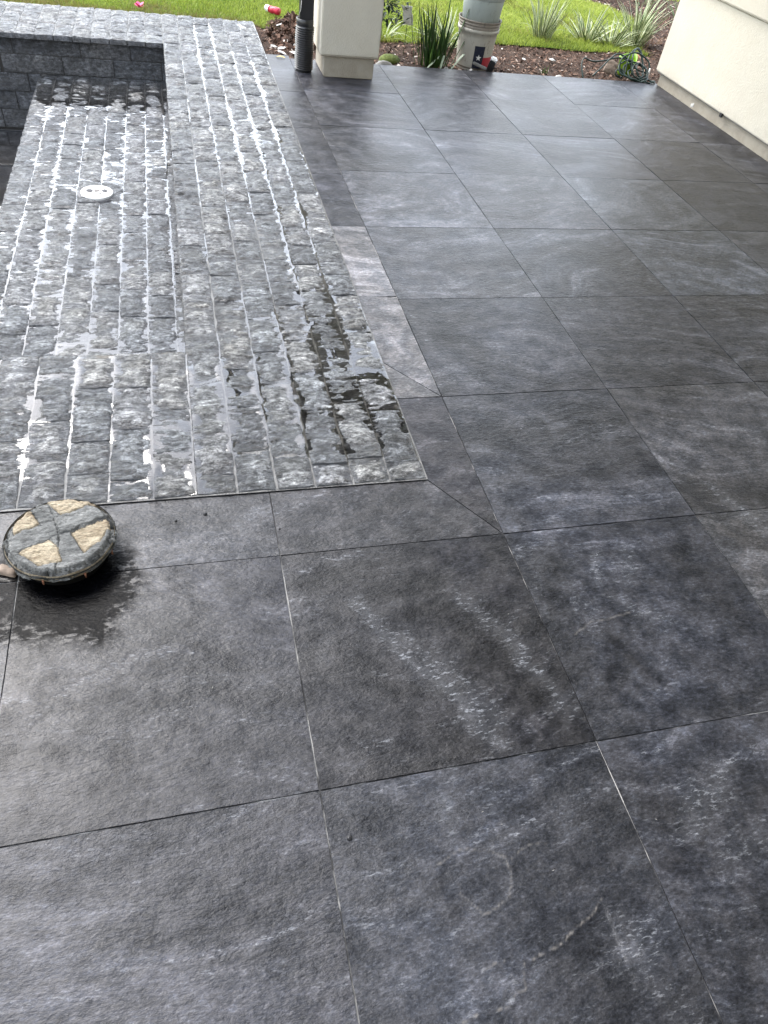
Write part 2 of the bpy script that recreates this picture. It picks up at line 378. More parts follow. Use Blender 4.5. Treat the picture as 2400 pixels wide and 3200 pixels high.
def soil_z(X,Y):
    z=-.034+.040*(fbm(X*4,Y*4,5,4)-.5)
    z=z+.10*np.exp(-(((X-.13)/.10)**2+((Y-5.62)/.16)**2))
    z=np.where(bed_right(X,Y)>0,z+.02,z)
    return z
def is_lawn(X,Y): return (Y>edge_y(X))&(bed_right(X,Y)<0)
tag(sheet('lawn',-8,8,5.5,14,.05,lawn_z,M['lawnbase'],lambda X,Y:is_lawn(X,Y)|(Y>8.5)),kind='structure')
tag(sheet('mulch_bed',-.16,8,4.87,8.6,.03,soil_z,M['soil'],lambda X,Y:(Y<edge_y(X)+.1)|(bed_right(X,Y)>-.06)),kind='structure')
tag(mesh_np('far_lawn',[(-60,14,-.03),(60,14,-.03),(60,90,-.03),(-60,90,-.03)],[(0,1,2,3)],M['lawnbase']),kind='structure')
tag(mesh_np('side_lawn',[(-60,-60,-.03),(-8,-60,-.03),(-8,14,-.03),(-60,14,-.03)],[(0,1,2,3)],M['lawnbase']),kind='structure')
tag(mesh_np('side_ground',[(8,-60,-.03),(60,-60,-.03),(60,14,-.03),(8,14,-.03)],[(0,1,2,3)],M['lawnbase']),kind='structure')

def blades(n,xr,yr,filt,hmin,hmax,w,lean=.5,seed=1):
    g=np.random.default_rng(seed); X=g.uniform(*xr,n); Y=g.uniform(*yr,n); k=filt(X,Y); X=X[k];Y=Y[k]; n=len(X)
    Z=lawn_z(X,Y)-.004; a=g.uniform(0,2*math.pi,n); h=g.uniform(hmin,hmax,n)*(.75+.5*fbm(X*2,Y*2,21,3)); ww=w*g.uniform(.6,1.3,n)
    lx=g.normal(0,lean,n)*h; ly=g.normal(0,lean,n)*h
    dx=np.cos(a)*ww/2; dy=np.sin(a)*ww/2
    P0=np.stack([X-dx,Y-dy,Z],1);P1=np.stack([X+dx,Y+dy,Z],1)
    mx=X+lx*.35;my=Y+ly*.35;mz=Z+h*.6
    P2=np.stack([mx+dx*.8,my+dy*.8,mz],1);P3=np.stack([mx-dx*.8,my-dy*.8,mz],1); P4=np.stack([X+lx,Y+ly,Z+h*.92],1)
    V=np.stack([P0,P1,P2,P3,P4],1).reshape(-1,3); b=np.arange(n)*5
    F=np.concatenate([np.stack([b,b+1,b+2],1),np.stack([b,b+2,b+3],1),np.stack([b+3,b+2,b+4],1)])
    tone=np.clip(.08+.62*fbm(X*1.6,Y*1.6,31,4)+.25*sst(-.3,2.2,X)+g.normal(0,.15,n),0,1)
    dry=fbm(X*2.5+9,Y*2.5,41,3); near=np.exp(-(Y-edge_y(X))/.10)*(X<.9); tone=np.where((dry*.8+.10*sst(.4,-1.2,X)+near*.5+g.normal(0,.08,n))>.60,tone*.15,tone)
    return V,F,np.repeat(tone,5)
V,F,tn=blades(150000,(-2.6,4.2),(5.45,8.2),is_lawn,.022,.045,.0045,.55,1)
tag(mesh_np('grass',V,F,M['grass'],smooth=False,attrs={'tone':tn}),kind='stuff')
V,F,tn=blades(60000,(-6,7),(8.1,11.5),lambda X,Y:Y>0,.03,.05,.010,.5,2)
tag(mesh_np('distant_grass',V,F,M['grass'],smooth=False,attrs={'tone':tn}),kind='stuff')

def chips(name,n,xr,yr,filt,zf,s0,s1,seed,tr=(0,.97),flat=.5):
    g=np.random.default_rng(seed); X=g.uniform(*xr,n); Y=g.uniform(*yr,n); k=filt(X,Y); X=X[k];Y=Y[k]; n=len(X); Z=zf(X,Y)+.004
    s=g.uniform(s0,s1,n)**1.0; w=s*g.uniform(.15,.6,n); a=g.uniform(0,2*math.pi,n); til=g.normal(0,flat,n)
    ux=np.stack([np.cos(a)*np.cos(til),np.sin(a)*np.cos(til),np.sin(til)],1); vx=np.stack([-np.sin(a),np.cos(a),g.normal(0,.4,n)],1)
    C=np.stack([X,Y,Z],1); U=ux*s[:,None]/2; W=vx*w[:,None]/2; H=np.zeros((n,3)); H[:,2]=s*.12
    P=[C-U-W,C+U-W*g.uniform(.4,1,n)[:,None],C+U+W,C-U+W*g.uniform(.4,1,n)[:,None],C+H*1.2]
    V=np.stack(P,1).reshape(-1,3); b=np.arange(n)*5
    F=np.concatenate([np.stack([b+i,b+(i+1)%4,b+4],1) for i in range(4)])
    tn=g.uniform(0,1,n)**1.3*tr[1]; tn=np.where(g.uniform(0,1,n)<.012,1.0,tn)
    o=mesh_np(name,V,F,M['chips'],smooth=False,attrs={'tone':np.repeat(tn,5)}); tag(o,kind='stuff'); return o
chips('wood_chips',26000,(-.13,4.6),(4.88,8.3),lambda X,Y:((Y<edge_y(X)+.04)|(bed_right(X,Y)>0))&(soil_z(X,Y)>-1),soil_z,.008,.032,3)
def pile_z(X,Y): return soil_z(X,Y)+np.random.default_rng(5).uniform(0,.02,len(X))
chips('leaf_litter',2600,(-.13,.42),(4.98,6.0),lambda X,Y:(np.hypot((X-.13)/.2,(Y-5.55)/.4)<1),pile_z,.02,.055,4,(0,.75),.7)

# ================================================================ PATIO SLABS
patio=empty('patio',(0,0,0),kind='structure')
T=.61; G=.0016
mesh_np('grout',[(-3.1,-3.1,-.0035),(2.9,-3.1,-.0035),(2.9,4.866,-.0035),(0,4.866,-.0035),(-.002,4.92,-.0035),(-.16,4.92,-.0035),(-.16,.84,-.0035),(-3.1,.84,-.0035)],[(0,1,2,3,4,5,6,7)],M['grout'],patio)
bev_box('slab_bed',.0,2.9,4.80,4.862,-.08,-.0045,M['mortar'],patio,0)
def poly_dist(X,Y,P):
    D=np.full(X.shape,9.0); 
    for (a,b) in zip(P[:-1],P[1:]):
        a=np.array(a);b=np.array(b);d=b-a;L=(d**2).sum(); t=np.clip(((X-a[0])*d[0]+(Y-a[1])*d[1])/L,0,1)
        D=np.minimum(D,np.hypot(X-a[0]-t*d[0],Y-a[1]-t*d[1]))
    return D
CR=[(-.126,-.296),(-.161,-.315),(-.213,-.339),(-.232,-.35),(-.27,-.355),(-.309,-.363),(-.322,-.399),(-.345,-.404),(-.356,-.42),(-.404,-.415),(-.447,-.422),(-.50,-.45)]
OV=[(-.416,-.176),(-.36,-.158),(-.321,-.169),(-.28,-.19),(-.285,-.228),(-.301,-.26),(-.357,-.276),(-.388,-.235)]
OV2=[(-.27,-.192),(-.23,-.178),(-.194,-.18)]
VEINS=[ # (polyline, radius, strength)
 ([(-.46,.44),(-.424,.41),(-.373,.293),(-.282,.153),(-.219,.028)],.022,.9),
 ([(-.36,.33),(-.30,.25),(-.25,.16),(-.20,.08)],.030,.7),
 ([(-.19,.42),(-.169,.383),(-.10,.269),(-.064,.15),(-.026,.071)],.026,.8),
 ([(-.33,.0),(-.36,-.05),(-.37,-.12)],.02,.5),([(-.25,-.01),(-.28,-.08)],.02,.4),
 ([(.24,-.12),(.22,-.15),(.16,-.17),(.12,-.21)],.035,.7),([(.15,-.28),(.25,-.26),(.36,-.22)],.03,.5),
 ([(.24,.50),(.22,.45),(.20,.41)],.014,.9),([(.33,.52),(.30,.45),(.27,.40)],.02,.7),([(.22,.36),(.27,.31),(.33,.28)],.018,.6),
 ([(.72,.70),(.76,.62),(.80,.52)],.03,.8),([(-.12,-.35),(-.08,-.45),(-.06,-.55)],.04,.5),
 ([(.01,1.75),(.05,1.5),(.12,1.30)],.02,.5),([(.30,1.5),(.36,1.43)],.03,.4)]
DARKS=[([(-.27,.40),(-.20,.33),(-.12,.14),(-.04,.05)],.055,1.0),([(-.50,.53),(-.38,.5),(-.25,.47)],.06,.8),([(-.45,.25),(-.36,.10),(-.28,.04)],.04,.6),([(.16,.25),(.20,.16),(.23,.11)],.018,.9),([(.48,.48),(.50,.35),(.52,.22)],.03,.6),([(.03,-.03),(.06,-.15),(.05,-.26)],.05,.7),
 ([(.085,-.22),(.11,-.245),(.13,-.225)],.012,.8),([(-.20,-.42),(-.10,-.5),(-.15,-.6)],.09,.8),([(.20,-.35),(.35,-.30)],.05,.8),([(-1.0,.44),(-.8,.47),(-.66,.42)],.05,.5),([(-.42,-.24),(-.40,-.30)],.02,.6)]
LINES=[(CR,.0010,.9),(OV,.0014,.6),(OV2,.0014,.5),([(-.385,-.358),(-.344,-.352)],.0016,.8),([(.07,.27),(.12,.30),(.15,.30),(.24,.31)],.0018,.5),([(.02,2.49),(.05,2.35),(.06,2.22)],.004,.4)]
TILEN=0
def slate_piece(poly,name='tile',n=None,zoff=0,z=0.0,tone=(1,1,1)):
    """a slab cut to a convex outline; top face gridded where it is a near rectangle"""
    global TILEN; TILEN+=1
    P=np.array(poly,float); c=P.mean(0); x0,y0=P.min(0); x1,y1=P.max(0)
    rect=len(poly)==4 and all((abs(p[0]-x0)<1e-6 or abs(p[0]-x1)<1e-6) and (abs(p[1]-y0)<1e-6 or abs(p[1]-y1)<1e-6) for p in poly)
    g=np.random.default_rng(TILEN)
    z=z+g.normal(0,.00035); tx,ty=g.normal(0,.0007,2)
    if rect:
        x0+=G;x1-=G;y0+=G;y1-=G
        nx=max(3,int((x1-x0)/T*(n or 16))+1); ny=max(3,int((y1-y0)/T*(n or 16))+1)
        xs=np.linspace(x0,x1,nx); ys=np.linspace(y0,y1,ny); X,Y=np.meshgrid(xs,ys,indexing='ij')
        wob=.0009
        Xw=X+wob*(vn(Y*40,X*0+TILEN,3)-.5)*((X==x0)|(X==x1)); Yw=Y+wob*(vn(X*40,Y*0+TILEN,4)-.5)*((Y==y0)|(Y==y1))
        Z=z+tx*(X-c[0])+ty*(Y-c[1])+.0014*(fbm(X*7+TILEN*5,Y*12,8,3)-.5)
        vein=np.zeros_like(X);dark=np.zeros_like(X);line=np.zeros_like(X)
        if n and n>60:
            wx=X+.018*(fbm(X*14,Y*14,61,3)-.5)*2; wy=Y+.018*(fbm(X*14,Y*14,62,3)-.5)*2
            for Pn,r,s in VEINS: vein=np.maximum(vein,s*np.exp(-(poly_dist(wx,wy,Pn)/r)**2))
            for Pn,r,s in DARKS: dark=np.maximum(dark,s*np.exp(-(poly_dist(wx,wy,Pn)/r)**2))
            wx=X+.004*(fbm(X*60,Y*60,63,3)-.5)*2; wy=Y+.004*(fbm(X*60,Y*60,64,3)-.5)*2
            for Pn,r,s in LINES:
                d=poly_dist(wx,wy,Pn); line=np.maximum(line,s*np.exp(-(d/r)**2)); Z=Z+.0005*s*np.exp(-(d/(r*2.5))**2)
            # lower ply beyond the cleft line
            xs_=[p[0] for p in CR][::-1]; ys_=[p[1] for p in CR][::-1]
            side=np.interp(X,xs_,ys_)-Y; m=(X>-.50)&(X<-.126)
            Z=Z-.0016*np.where(m,sst(0,.012,side)*sst(.25,.05,side),0)
            inov=np.hypot((X+.35)/.068,(Y+.217)/.055); Z=Z-.0009*sst(1.05,.95,inov)
        
        V=np.stack([Xw,Yw,Z],-1).reshape(-1,3); F=gridf(nx,ny)
        # skirt
        idx=np.arange(nx*ny).reshape(nx,ny); ring=np.concatenate([idx[:,0],idx[-1,1:],idx[-2::-1,-1],idx[0,-2:0:-1]])
        L=V[ring].copy(); L[:,2]=-.009+zoff; o=len(V); V=np.concatenate([V,L]); k=len(ring); a=np.arange(k); b=(a+1)%k
        F=np.concatenate([F,np.stack([ring[a],a+o,b+o,ring[b]],1)])
        nsk=k; ex=np.zeros(k); at={'vein':np.r_[vein.ravel(),ex],'dark':np.r_[dark.ravel(),ex],'line':np.r_[line.ravel(),ex]}
    else:
        d=c-P; Pn=[]
        m=len(P)
        for i in range(m):
            a=P[i-1];b=P[i];e=P[(i+1)%m]; n1=np.array([-(b-a)[1],(b-a)[0]]);n1/=np.linalg.norm(n1); n2=np.array([-(e-b)[1],(e-b)[0]]);n2/=np.linalg.norm(n2)
            Pn.append(b+G*(n1+n2)/(1+n1@n2))
        Pn=np.array(Pn); V=np.array([(p[0],p[1],z) for p in Pn]+[(p[0],p[1],-.009) for p in Pn]); F=[tuple(range(m))]+[(i,i+m,(i+1)%m+m,(i+1)%m) for i in range(m)]
        at=None; nsk=0
    V=V-np.array([c[0],c[1],0])
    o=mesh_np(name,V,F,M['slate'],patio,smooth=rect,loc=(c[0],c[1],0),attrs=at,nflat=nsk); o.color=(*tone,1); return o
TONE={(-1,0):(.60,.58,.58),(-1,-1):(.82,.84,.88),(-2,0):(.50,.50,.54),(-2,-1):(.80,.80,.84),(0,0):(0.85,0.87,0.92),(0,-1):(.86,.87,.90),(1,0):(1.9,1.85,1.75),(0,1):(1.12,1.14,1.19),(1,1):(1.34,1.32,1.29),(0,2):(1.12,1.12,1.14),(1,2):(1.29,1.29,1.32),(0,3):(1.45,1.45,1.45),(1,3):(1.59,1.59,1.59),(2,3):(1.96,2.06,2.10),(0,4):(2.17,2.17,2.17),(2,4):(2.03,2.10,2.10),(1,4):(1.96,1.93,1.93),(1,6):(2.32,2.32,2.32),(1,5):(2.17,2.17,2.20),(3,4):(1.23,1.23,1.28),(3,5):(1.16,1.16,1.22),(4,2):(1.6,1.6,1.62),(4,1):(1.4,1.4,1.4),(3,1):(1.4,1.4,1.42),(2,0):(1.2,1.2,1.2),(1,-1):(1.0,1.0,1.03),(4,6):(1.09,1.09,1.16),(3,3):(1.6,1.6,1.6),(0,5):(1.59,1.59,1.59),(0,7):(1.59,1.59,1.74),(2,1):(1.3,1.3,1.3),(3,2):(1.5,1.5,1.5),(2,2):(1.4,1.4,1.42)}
for i in range(-5,5):
    for j in range(-5,8):
        x0,x1=i*T,min((i+1)*T,2.775); y0,y1=j*T,(j+1)*T
        if i<0 and j>=1: continue
        if y1>4.87: y1=4.87
        near=(-1<=i<=0 and -1<=j<=0)
        n=150 if near else (70 if (i in(-2,-1,0,1) and j<3) else 14)
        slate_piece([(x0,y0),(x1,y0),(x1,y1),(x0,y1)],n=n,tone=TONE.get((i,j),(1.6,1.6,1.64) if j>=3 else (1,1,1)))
BX=-.153; BY=.838
# border slabs beside the stone paving (mitred corner)
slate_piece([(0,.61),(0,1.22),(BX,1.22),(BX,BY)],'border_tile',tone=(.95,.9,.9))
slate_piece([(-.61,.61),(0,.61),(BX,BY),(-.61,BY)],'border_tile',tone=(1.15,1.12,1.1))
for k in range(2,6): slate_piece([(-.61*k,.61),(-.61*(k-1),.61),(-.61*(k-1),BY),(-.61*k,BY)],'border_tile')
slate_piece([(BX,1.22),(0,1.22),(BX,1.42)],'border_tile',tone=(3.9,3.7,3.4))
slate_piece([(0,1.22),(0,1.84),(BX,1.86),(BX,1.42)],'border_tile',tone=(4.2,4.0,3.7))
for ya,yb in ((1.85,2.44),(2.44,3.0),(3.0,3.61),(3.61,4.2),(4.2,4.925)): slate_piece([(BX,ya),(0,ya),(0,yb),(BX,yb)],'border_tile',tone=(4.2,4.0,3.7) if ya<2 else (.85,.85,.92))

# ================================================================ SPLIT-FACE STONE PAVING (coping) + SUNKEN LEDGE + BASIN WALL
GX=.1078; X0=-.157
def colx(k): return X0-GX*k if k<=6 else X0-GX*6-.1105*(k-6)
def stone_mesh(w,l,seed,thick=.03,res=.0072,rough=.0110,dome=.0052,edge=None,amp=1.0,jit=.0042,ridge=.0145,ht=False,resy=None):
    g=np.random.default_rng(seed); sx,sy=g.uniform(0,500,2)
    nx=max(8,int(w/res)); ny=max(6,int(l/(resy or res))); xs=np.linspace(-w/2,w/2,nx); ys=np.linspace(-l/2,l/2,ny); X,Y=np.meshgrid(xs,ys,indexing='ij')
    e=np.minimum.reduce([X+w/2,w/2-X,Y+l/2,l/2-Y]); ex=np.minimum(X+w/2,w/2-X)
    corner=np.minimum(X+w/2,w/2-X)+np.minimum(Y+l/2,l/2-Y)
    wob=.016*(fbm((X+sx)*16,(Y+sy)*13,seed%67,3)-.5)*2
    a=fbm((X+sx)*14,(Y+sy)*26,seed%97,4); q=a*7; a2=(np.floor(q)+sst(.55,1.0,q-np.floor(q)))/7
    rd=fbm((X+sx)*20+.6*a*8,(Y+sy)*62,seed%89+5,3); c2=fbm((X+sx)*8,(Y+sy)*9,seed%83,2)
    crest=sst(.004,.034,e+wob)*g.uniform(.55,1.15)
    aa=amp*(.35+.65*sst(0,.016,e))
    H=dome*crest+rough*(.5*(a2-.5)+.3*(a-.5))*1.6*aa+ridge*(rd-.56)*(1.15-.75*np.clip(crest,0,1))*amp*(.45+.55*sst(0,.008,e))+.004*(c2-.5)*aa
    H=H-.0010*(1-sst(0,.004,e))-.001*(1-sst(.002,.010,corner))
    if ht: H=np.maximum(H,-.0034+.0003*(rd-.5))
    H+=g.normal(0,.0005)
    jx=jit*(fbm(Y*22+sx,X*0+1,seed%71,3)-.55)*2; jy=jit*(fbm(X*22+sy,Y*0+2,seed%73,3)-.55)*2
    Xw=X+jx*(X/(w/2)); Yw=Y+jy*(Y/(l/2))
    V=np.stack([Xw,Yw,H],-1).reshape(-1,3); F=gridf(nx,ny)
    idx=np.arange(nx*ny).reshape(nx,ny); ring=np.concatenate([idx[:,0],idx[-1,1:],idx[-2::-1,-1],idx[0,-2:0:-1]])
    L=V[ring].copy(); L[:,2]=-thick; o=len(V); k=len(ring); ar=np.arange(k); V=np.concatenate([V,L]); F=np.concatenate([F,np.stack([ring[ar],ar+o,(ar+1)%k+o,ring[(ar+1)%k]],1)])
    if ht: return V,F,np.r_[np.clip((H.ravel()+.0036)/.009,0,1),np.zeros(k)]
    return V,F
SEED=[100]
def put_stone(parent,cx,cy,z,w,l,mat,basis=None,name='stone',**k):
    SEED[0]+=1; r_=k.get('res',.0072)
    if basis is not None:      # rows: images of local x,y,z
        V,F=stone_mesh(w-.0045,l-.0032,SEED[0],ridge=.007,dome=.003,**k); V=V@np.array(basis); at=None
    else: V,F,h=stone_mesh(w-.0045,l-.0030,SEED[0],ht=True,resy=r_*.55,**k); at={'height':h}
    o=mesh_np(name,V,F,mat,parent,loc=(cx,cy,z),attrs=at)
    if basis is None: o.rotation_euler=(random.gauss(0,.004),random.gauss(0,.010),random.gauss(0,.005))
    return o
def run(y0,y1,g,lo=.13,hi=.28,first=None):
    ys=[y0]
    if first: ys.append(y0+first)
    while ys[-1]<y1-1e-6:
        d=g.uniform(lo,hi)
        if y1-(ys[-1]+d)<lo*.75: ys.append(y1); break
        ys.append(ys[-1]+d)
    return ys
ZC=.008
paving=empty('stone_paving',(-.48,3,0),kind='structure')
paving.location=(0,0,0)
g=np.random.default_rng(42)
YI=1.508; YB=4.984; YE=5.69
for k in range(6):
    ys=run(BY+.004,YE,g,.15,.27,first=[.075,.10,.085,.12,.16,.07][k])
    for a,b in zip(ys[:-1],ys[1:]): put_stone(paving,(colx(k)+colx(k+1))/2,(a+b)/2,ZC,GX,b-a,M['stone'],res=.0068 if b<3 else .009)
for k in range(6,17):
    w=colx(k)-colx(k+1)
    ys=run(BY+.004,YI,g,.13,.27,first=[.17,.075,.11,.17,.10,.20,.12,.1,.15,.1,.14][k-6])
    for a,b in zip(ys[:-1],ys[1:]): put_stone(paving,(colx(k)+colx(k+1))/2,(a+b)/2,ZC,w,b-a,M['stone'],res=.0068)
    yoff=.028*(colx(k)+.8)*-1   # back edge runs slightly skew
    ys=run(YB,YE+.02,g,.16,.27)
    for a,b in zip(ys[:-1],ys[1:]): put_stone(paving,(colx(k)+colx(k+1))/2,(a+b)/2,ZC,w,b-a,M['stone'],res=.010,thick=.030)
xl=colx(17)
def mortar_sheet(name,rects,z,parent):
    V=[];F=[]
    for (x0,x1,y0,y1) in rects:
        o=len(V); V+=[(x0,y0,z),(x1,y0,z),(x1,y1,z),(x0,y1,z)]; F.append((o,o+1,o+2,o+3))
    return mesh_np(name,V,F,M['mortar'],parent,smooth=False)
xi=colx(6)
mortar_sheet('mortar',[(xi+.012,X0+.0035,BY,YE-.01),(xl,xi+.012,BY,YI-.012),(xl,xi+.012,YB+.010,YE)],ZC-.0042,paving)
# hidden cores under the coping
def core(name,x0,x1,y0,y1,z0,z1,parent,mat=None):
    return bev_box(name,x0,x1,y0,y1,z0,z1,mat or M['mortar'],parent,b=0)
core('footing',xi+.02,X0-.005,BY+.01,YE-.02,-.6,-.0045,paving)
core('footing',xl+.01,xi+.02-.001,BY+.012,YI-.02,-.6,-.0048,paving)
core('footing',xl+.01,xi+.02-.001,YB+.028,YE-.02,-.6,-.0048,paving)
# inner right-hand and front faces of the recess (seen only from the side)
side=empty('basin_side_wall',(xi,3.2,-.2),'low wall of dark split stone lining the right side of the sunken ledge','wall')
side.location=(0,0,0)
g=np.random.default_rng(9)
for c_ in range(2):
    ys=run(YI,YB,g,.25,.4); z1=-.026-.0975*c_
    for a,b in zip(ys[:-1],ys[1:]): put_stone(side,xi+.016,(a+b)/2,z1-.049,b-a,.0975,M['wall_stone'],basis=[(0,-1,0),(0,0,1),(-1,0,0)],res=.012,rough=.004,jit=.002)
# back wall
bw=empty('basin_back_wall',(0,0,0),'dark split stone wall in long courses rising behind the sunken wet ledge','wall')
joints=[[-.80,-1.015,-1.32,-1.72,-1.98,-2.3,-2.68],[-.80,-.828,-1.13,-1.44,-1.80,-1.815,-2.1,-2.42,-2.68],[-.80,-1.1,-1.35,-1.585,-1.665,-2.0,-2.3,-2.68],[-.80,-1.2,-1.62,-1.76,-2.05,-2.35,-2.68],[-.80,-1.1,-1.45,-1.87,-2.2,-2.68]]
zt=[-.022,-.112,-.219,-.328,-.438,-.552]
for r_ in range(5):
    js=joints[r_]
    for a,b in zip(js[:-1],js[1:]):
        w=a-b; h=zt[r_]-zt[r_+1]
        if w<.02: continue
        put_stone(bw,(a+b)/2,YB+.017,(zt[r_]+zt[r_+1])/2,w,h,M['wall_stone'],basis=[(1,0,0),(0,0,1),(0,-1,0)],res=.0095,rough=.0055,jit=.001)
mesh_np('dark_mortar',[(-2.7,YB+.022,-.6),(xi+.01,YB+.022,-.6),(xi+.01,YB+.022,-.02),(-2.7,YB+.022,-.02)],[(0,1,2,3)],simple('wall_mortar',(.03,.028,.026),.8,.2),bw)
# ledge
ledge=empty('stone_ledge',(0,0,0),kind='structure')
ZL=-.222; lx=[-.803,-.838,-.944,-1.054,-1.162,-1.272,-1.384,-1.492,-1.598]
g=np.random.default_rng(77)
for k in range(8):
    a0,b0=lx[k],lx[k+1]
    ys=run(YI-.02,YB-.004,g,.15,.28,first=g.uniform(.08,.2))
    for a,b in zip(ys[:-1],ys[1:]): put_stone(ledge,(a0+b0)/2,(a+b)/2,ZL,a0-b0,b-a,M['stone'],res=.0085)
mortar_sheet('mortar',[(-1.588,xi+.01,YI-.02,YB)],ZL-.0046,ledge)
core('footing',-1.59,xi+.019,YI-.03,YB+.008,-.6,ZL-.014,ledge)
# face of the ledge towards the deep part
lw=empty('basin_ledge_wall',(0,0,0),'split stone face dropping from the sunken ledge to the deep basin floor','wall')
for c_ in range(3):
    ys=run(YI,YB-.01,g,.22,.4); z1=ZL-.03-.098*c_
    for a,b in zip(ys[:-1],ys[1:]): put_stone(lw,-1.593,(a+b)/2,z1-.049,b-a,.098,M['wall_stone'],basis=[(0,-1,0),(0,0,1),(-1,0,0)],res=.014,rough=.003,jit=.002)
# deep floor with its own slabs
bf=empty('basin_floor',(0,0,0),kind='structure')
mortar_sheet('mortar',[(-2.7,-1.59,YI-.05,YB+.02)],-.566,bf)
def floor_slab(x0,x1,y0,y1,s):
    V,F=stone_mesh(x1-x0-.006,y1-y0-.006,s,res=.03,rough=.001,dome=0,jit=.001,thick=.01,amp=.6)
    return mesh_np('tile',V,F,M['slate'],bf,loc=((x0+x1)/2,(y0+y1)/2,-.556))
for a in range(2):
    for b in range(6): floor_slab(-1.6-.55*(a+1),-1.6-.55*a,YI+.58*b-.02,YI+.58*(b+1)-.02,500+a*9+b)

# ================================================================ STANDING WATER
def water_sheet(name,x0,x1,y0,y1,step,zf,parent,thr=-.9):
    xs=np.arange(x0,x1+1e-6,step); ys=np.arange(y0,y1+1e-6,step); X,Y=np.meshgrid(xs,ys,indexing='ij')
    Z,w=zf(X,Y); F=gridf(len(xs),len(ys)); k=(w>.02).ravel(); F=F[k[F].all(1)]
    used=np.unique(F); rem=np.full(X.size,-1); rem[used]=np.arange(len(used)); V=np.stack([X,Y,Z],-1).reshape(-1,3)[used]
    return mesh_np(name,V,rem[F],M['water'],parent)
def seg(X,Y,x0,y0,x1,y1,r,s): return s*np.exp(-(poly_dist(X,Y,[(x0,y0),(x1,y1)])/r)**2)
PUD=[(-.264,1.02,-.270,1.95,.06,1.25),(-.372,.98,-.372,1.85,.055,1.1),(-.372,1.15,-.30,1.3,.06,1.0),(-.20,1.10,-.185,1.50,.055,1.5),(-.17,1.62,-.165,1.80,.03,1.0),(-.86,1.0,-.84,1.12,.06,1.35),(-.70,1.3,-.69,1.1,.05,1.2),(-1.24,1.2,-1.22,1.4,.05,1.2),
     (-.264,2.0,-.264,4.7,.016,1.05),(-.372,1.9,-.372,4.9,.014,.95),(-.48,2.6,-.48,5.5,.012,.9),(-.588,3.0,-.588,5.5,.012,.7),(-.48,1.0,-.48,1.7,.035,.95),(-.588,1.05,-.588,1.5,.02,.8),
     (-.695,1.0,-.695,1.45,.022,.9),(-.80,.86,-.80,1.4,.028,.95),(-.80,1.02,-.91,1.10,.05,1.1),(-.915,.88,-.915,1.45,.022,.9),(-1.02,1.1,-1.02,1.5,.02,.9),(-1.24,.98,-1.24,1.3,.03,1.1),(-1.13,1.0,-1.13,1.5,.015,.7),
     (-.695,2.62,-.74,2.62,.02,.7),(-.16,2.75,-.165,3.3,.014,1.1),(-.31,3.3,-.40,3.5,.05,.9),(-.42,4.6,-.5,4.9,.04,.8),(-.85,.98,-.86,1.0,.05,.9)]
def cop_w(X,Y):
    wx=X+.012*(fbm(X*30,Y*30,71,3)-.5)*2; wy=Y+.012*(fbm(X*30,Y*30,72,3)-.5)*2
    w=np.zeros_like(X)
    for p in PUD: w=np.maximum(w,seg(wx,wy,*p))
    n=fbm(X*7,Y*4,73,3); w=np.clip(w*(.55+.8*n)+.34*sst(.42,.62,n),0,1.25)
    return ZC-.0052+.0046*w,np.ones_like(w)
water_sheet('puddle_water',xi+.004,X0+.001,BY+.006,5.6,.006,cop_w,paving)
water_sheet('puddle_water',-1.45,xi+.003,BY+.006,YI-.008,.006,cop_w,paving)
def led_w(X,Y):
    wx=X+.012*(fbm(X*30,Y*30,81,3)-.5)*2
    w=.75*fbm(X*5,Y*3,82,4)+.08
    for xx in lx[1:]: w=np.maximum(w,.95*np.exp(-((wx-xx)/.022)**2)*(-.05+1.35*fbm(X*4+xx*9,Y*2.2,83,3)))
    back=sst(4.25,4.65,Y+.35*(X+1.2)*-0.4+.12*(fbm(X*8,Y*8,84,3)-.5)); front=1.25*np.exp(-((Y-1.82)/.25)**2)*(X>-1.42)*sst(-1.45,-1.2,X)
    mid=np.exp(-(poly_dist(X,Y,[(-1.05,3.75),(-.92,3.62),(-.90,3.5)])/.06)**2)+.9*np.exp(-(poly_dist(X,Y,[(-.83,4.1),(-.86,3.3)])/.03)**2)+.8*np.exp(-(poly_dist(X,Y,[(-1.15,2.55),(-1.27,2.6)])/.05)**2)
    w=np.clip(np.maximum.reduce([w,.9*front,.9*mid]),0,1.3)
    edge=sst(-1.60,-1.56,X)
    z=ZL-.0050+.0044*w+.0065*back
    return z-.01*(1-edge),np.ones_like(w)*(X>-1.59)
water_sheet('puddle_water',-1.592,xi-.001,YI-.01,YB-.006,.009,led_w,ledge)
water_sheet('shallow_water',-2.68,-1.602,YI,YB-.006,.06,lambda X,Y:(-.552+0*X,np.ones_like(X)),bf)

# drain cover on the ledge
dc=empty('drain_cover',(-1.177,3.225,ZL),'round white drain cover with dark slots set in the wet stone ledge','drain cover')
n=64; V=[(0,0,.014)];F=[]
gg=np.random.default_rng(3)
rr=.076+.0015*np.array([vn(i*.7,0,3) for i in range(n)])
for i in range(n):
    a=2*math.pi*i/n; V.append((rr[i]*math.cos(a)*.96,rr[i]*math.sin(a)*.96,.0145))
for i in range(n):
    a=2*math.pi*i/n; V.append((rr[i]*math.cos(a),rr[i]*math.sin(a),.011))
for i in range(n):
    a=2*math.pi*i/n; V.append((rr[i]*math.cos(a),rr[i]*math.sin(a),-.006))
for i in range(n):
    j=(i+1)%n; F.append((0,1+i,1+j)); F.append((1+i,1+n+i,1+n+j,1+j)); F.append((1+n+i,1+2*n+i,1+2*n+j,1+n+j))
mesh_np('cover_plate',V,F,M['white_plastic'],dc,smooth=False)
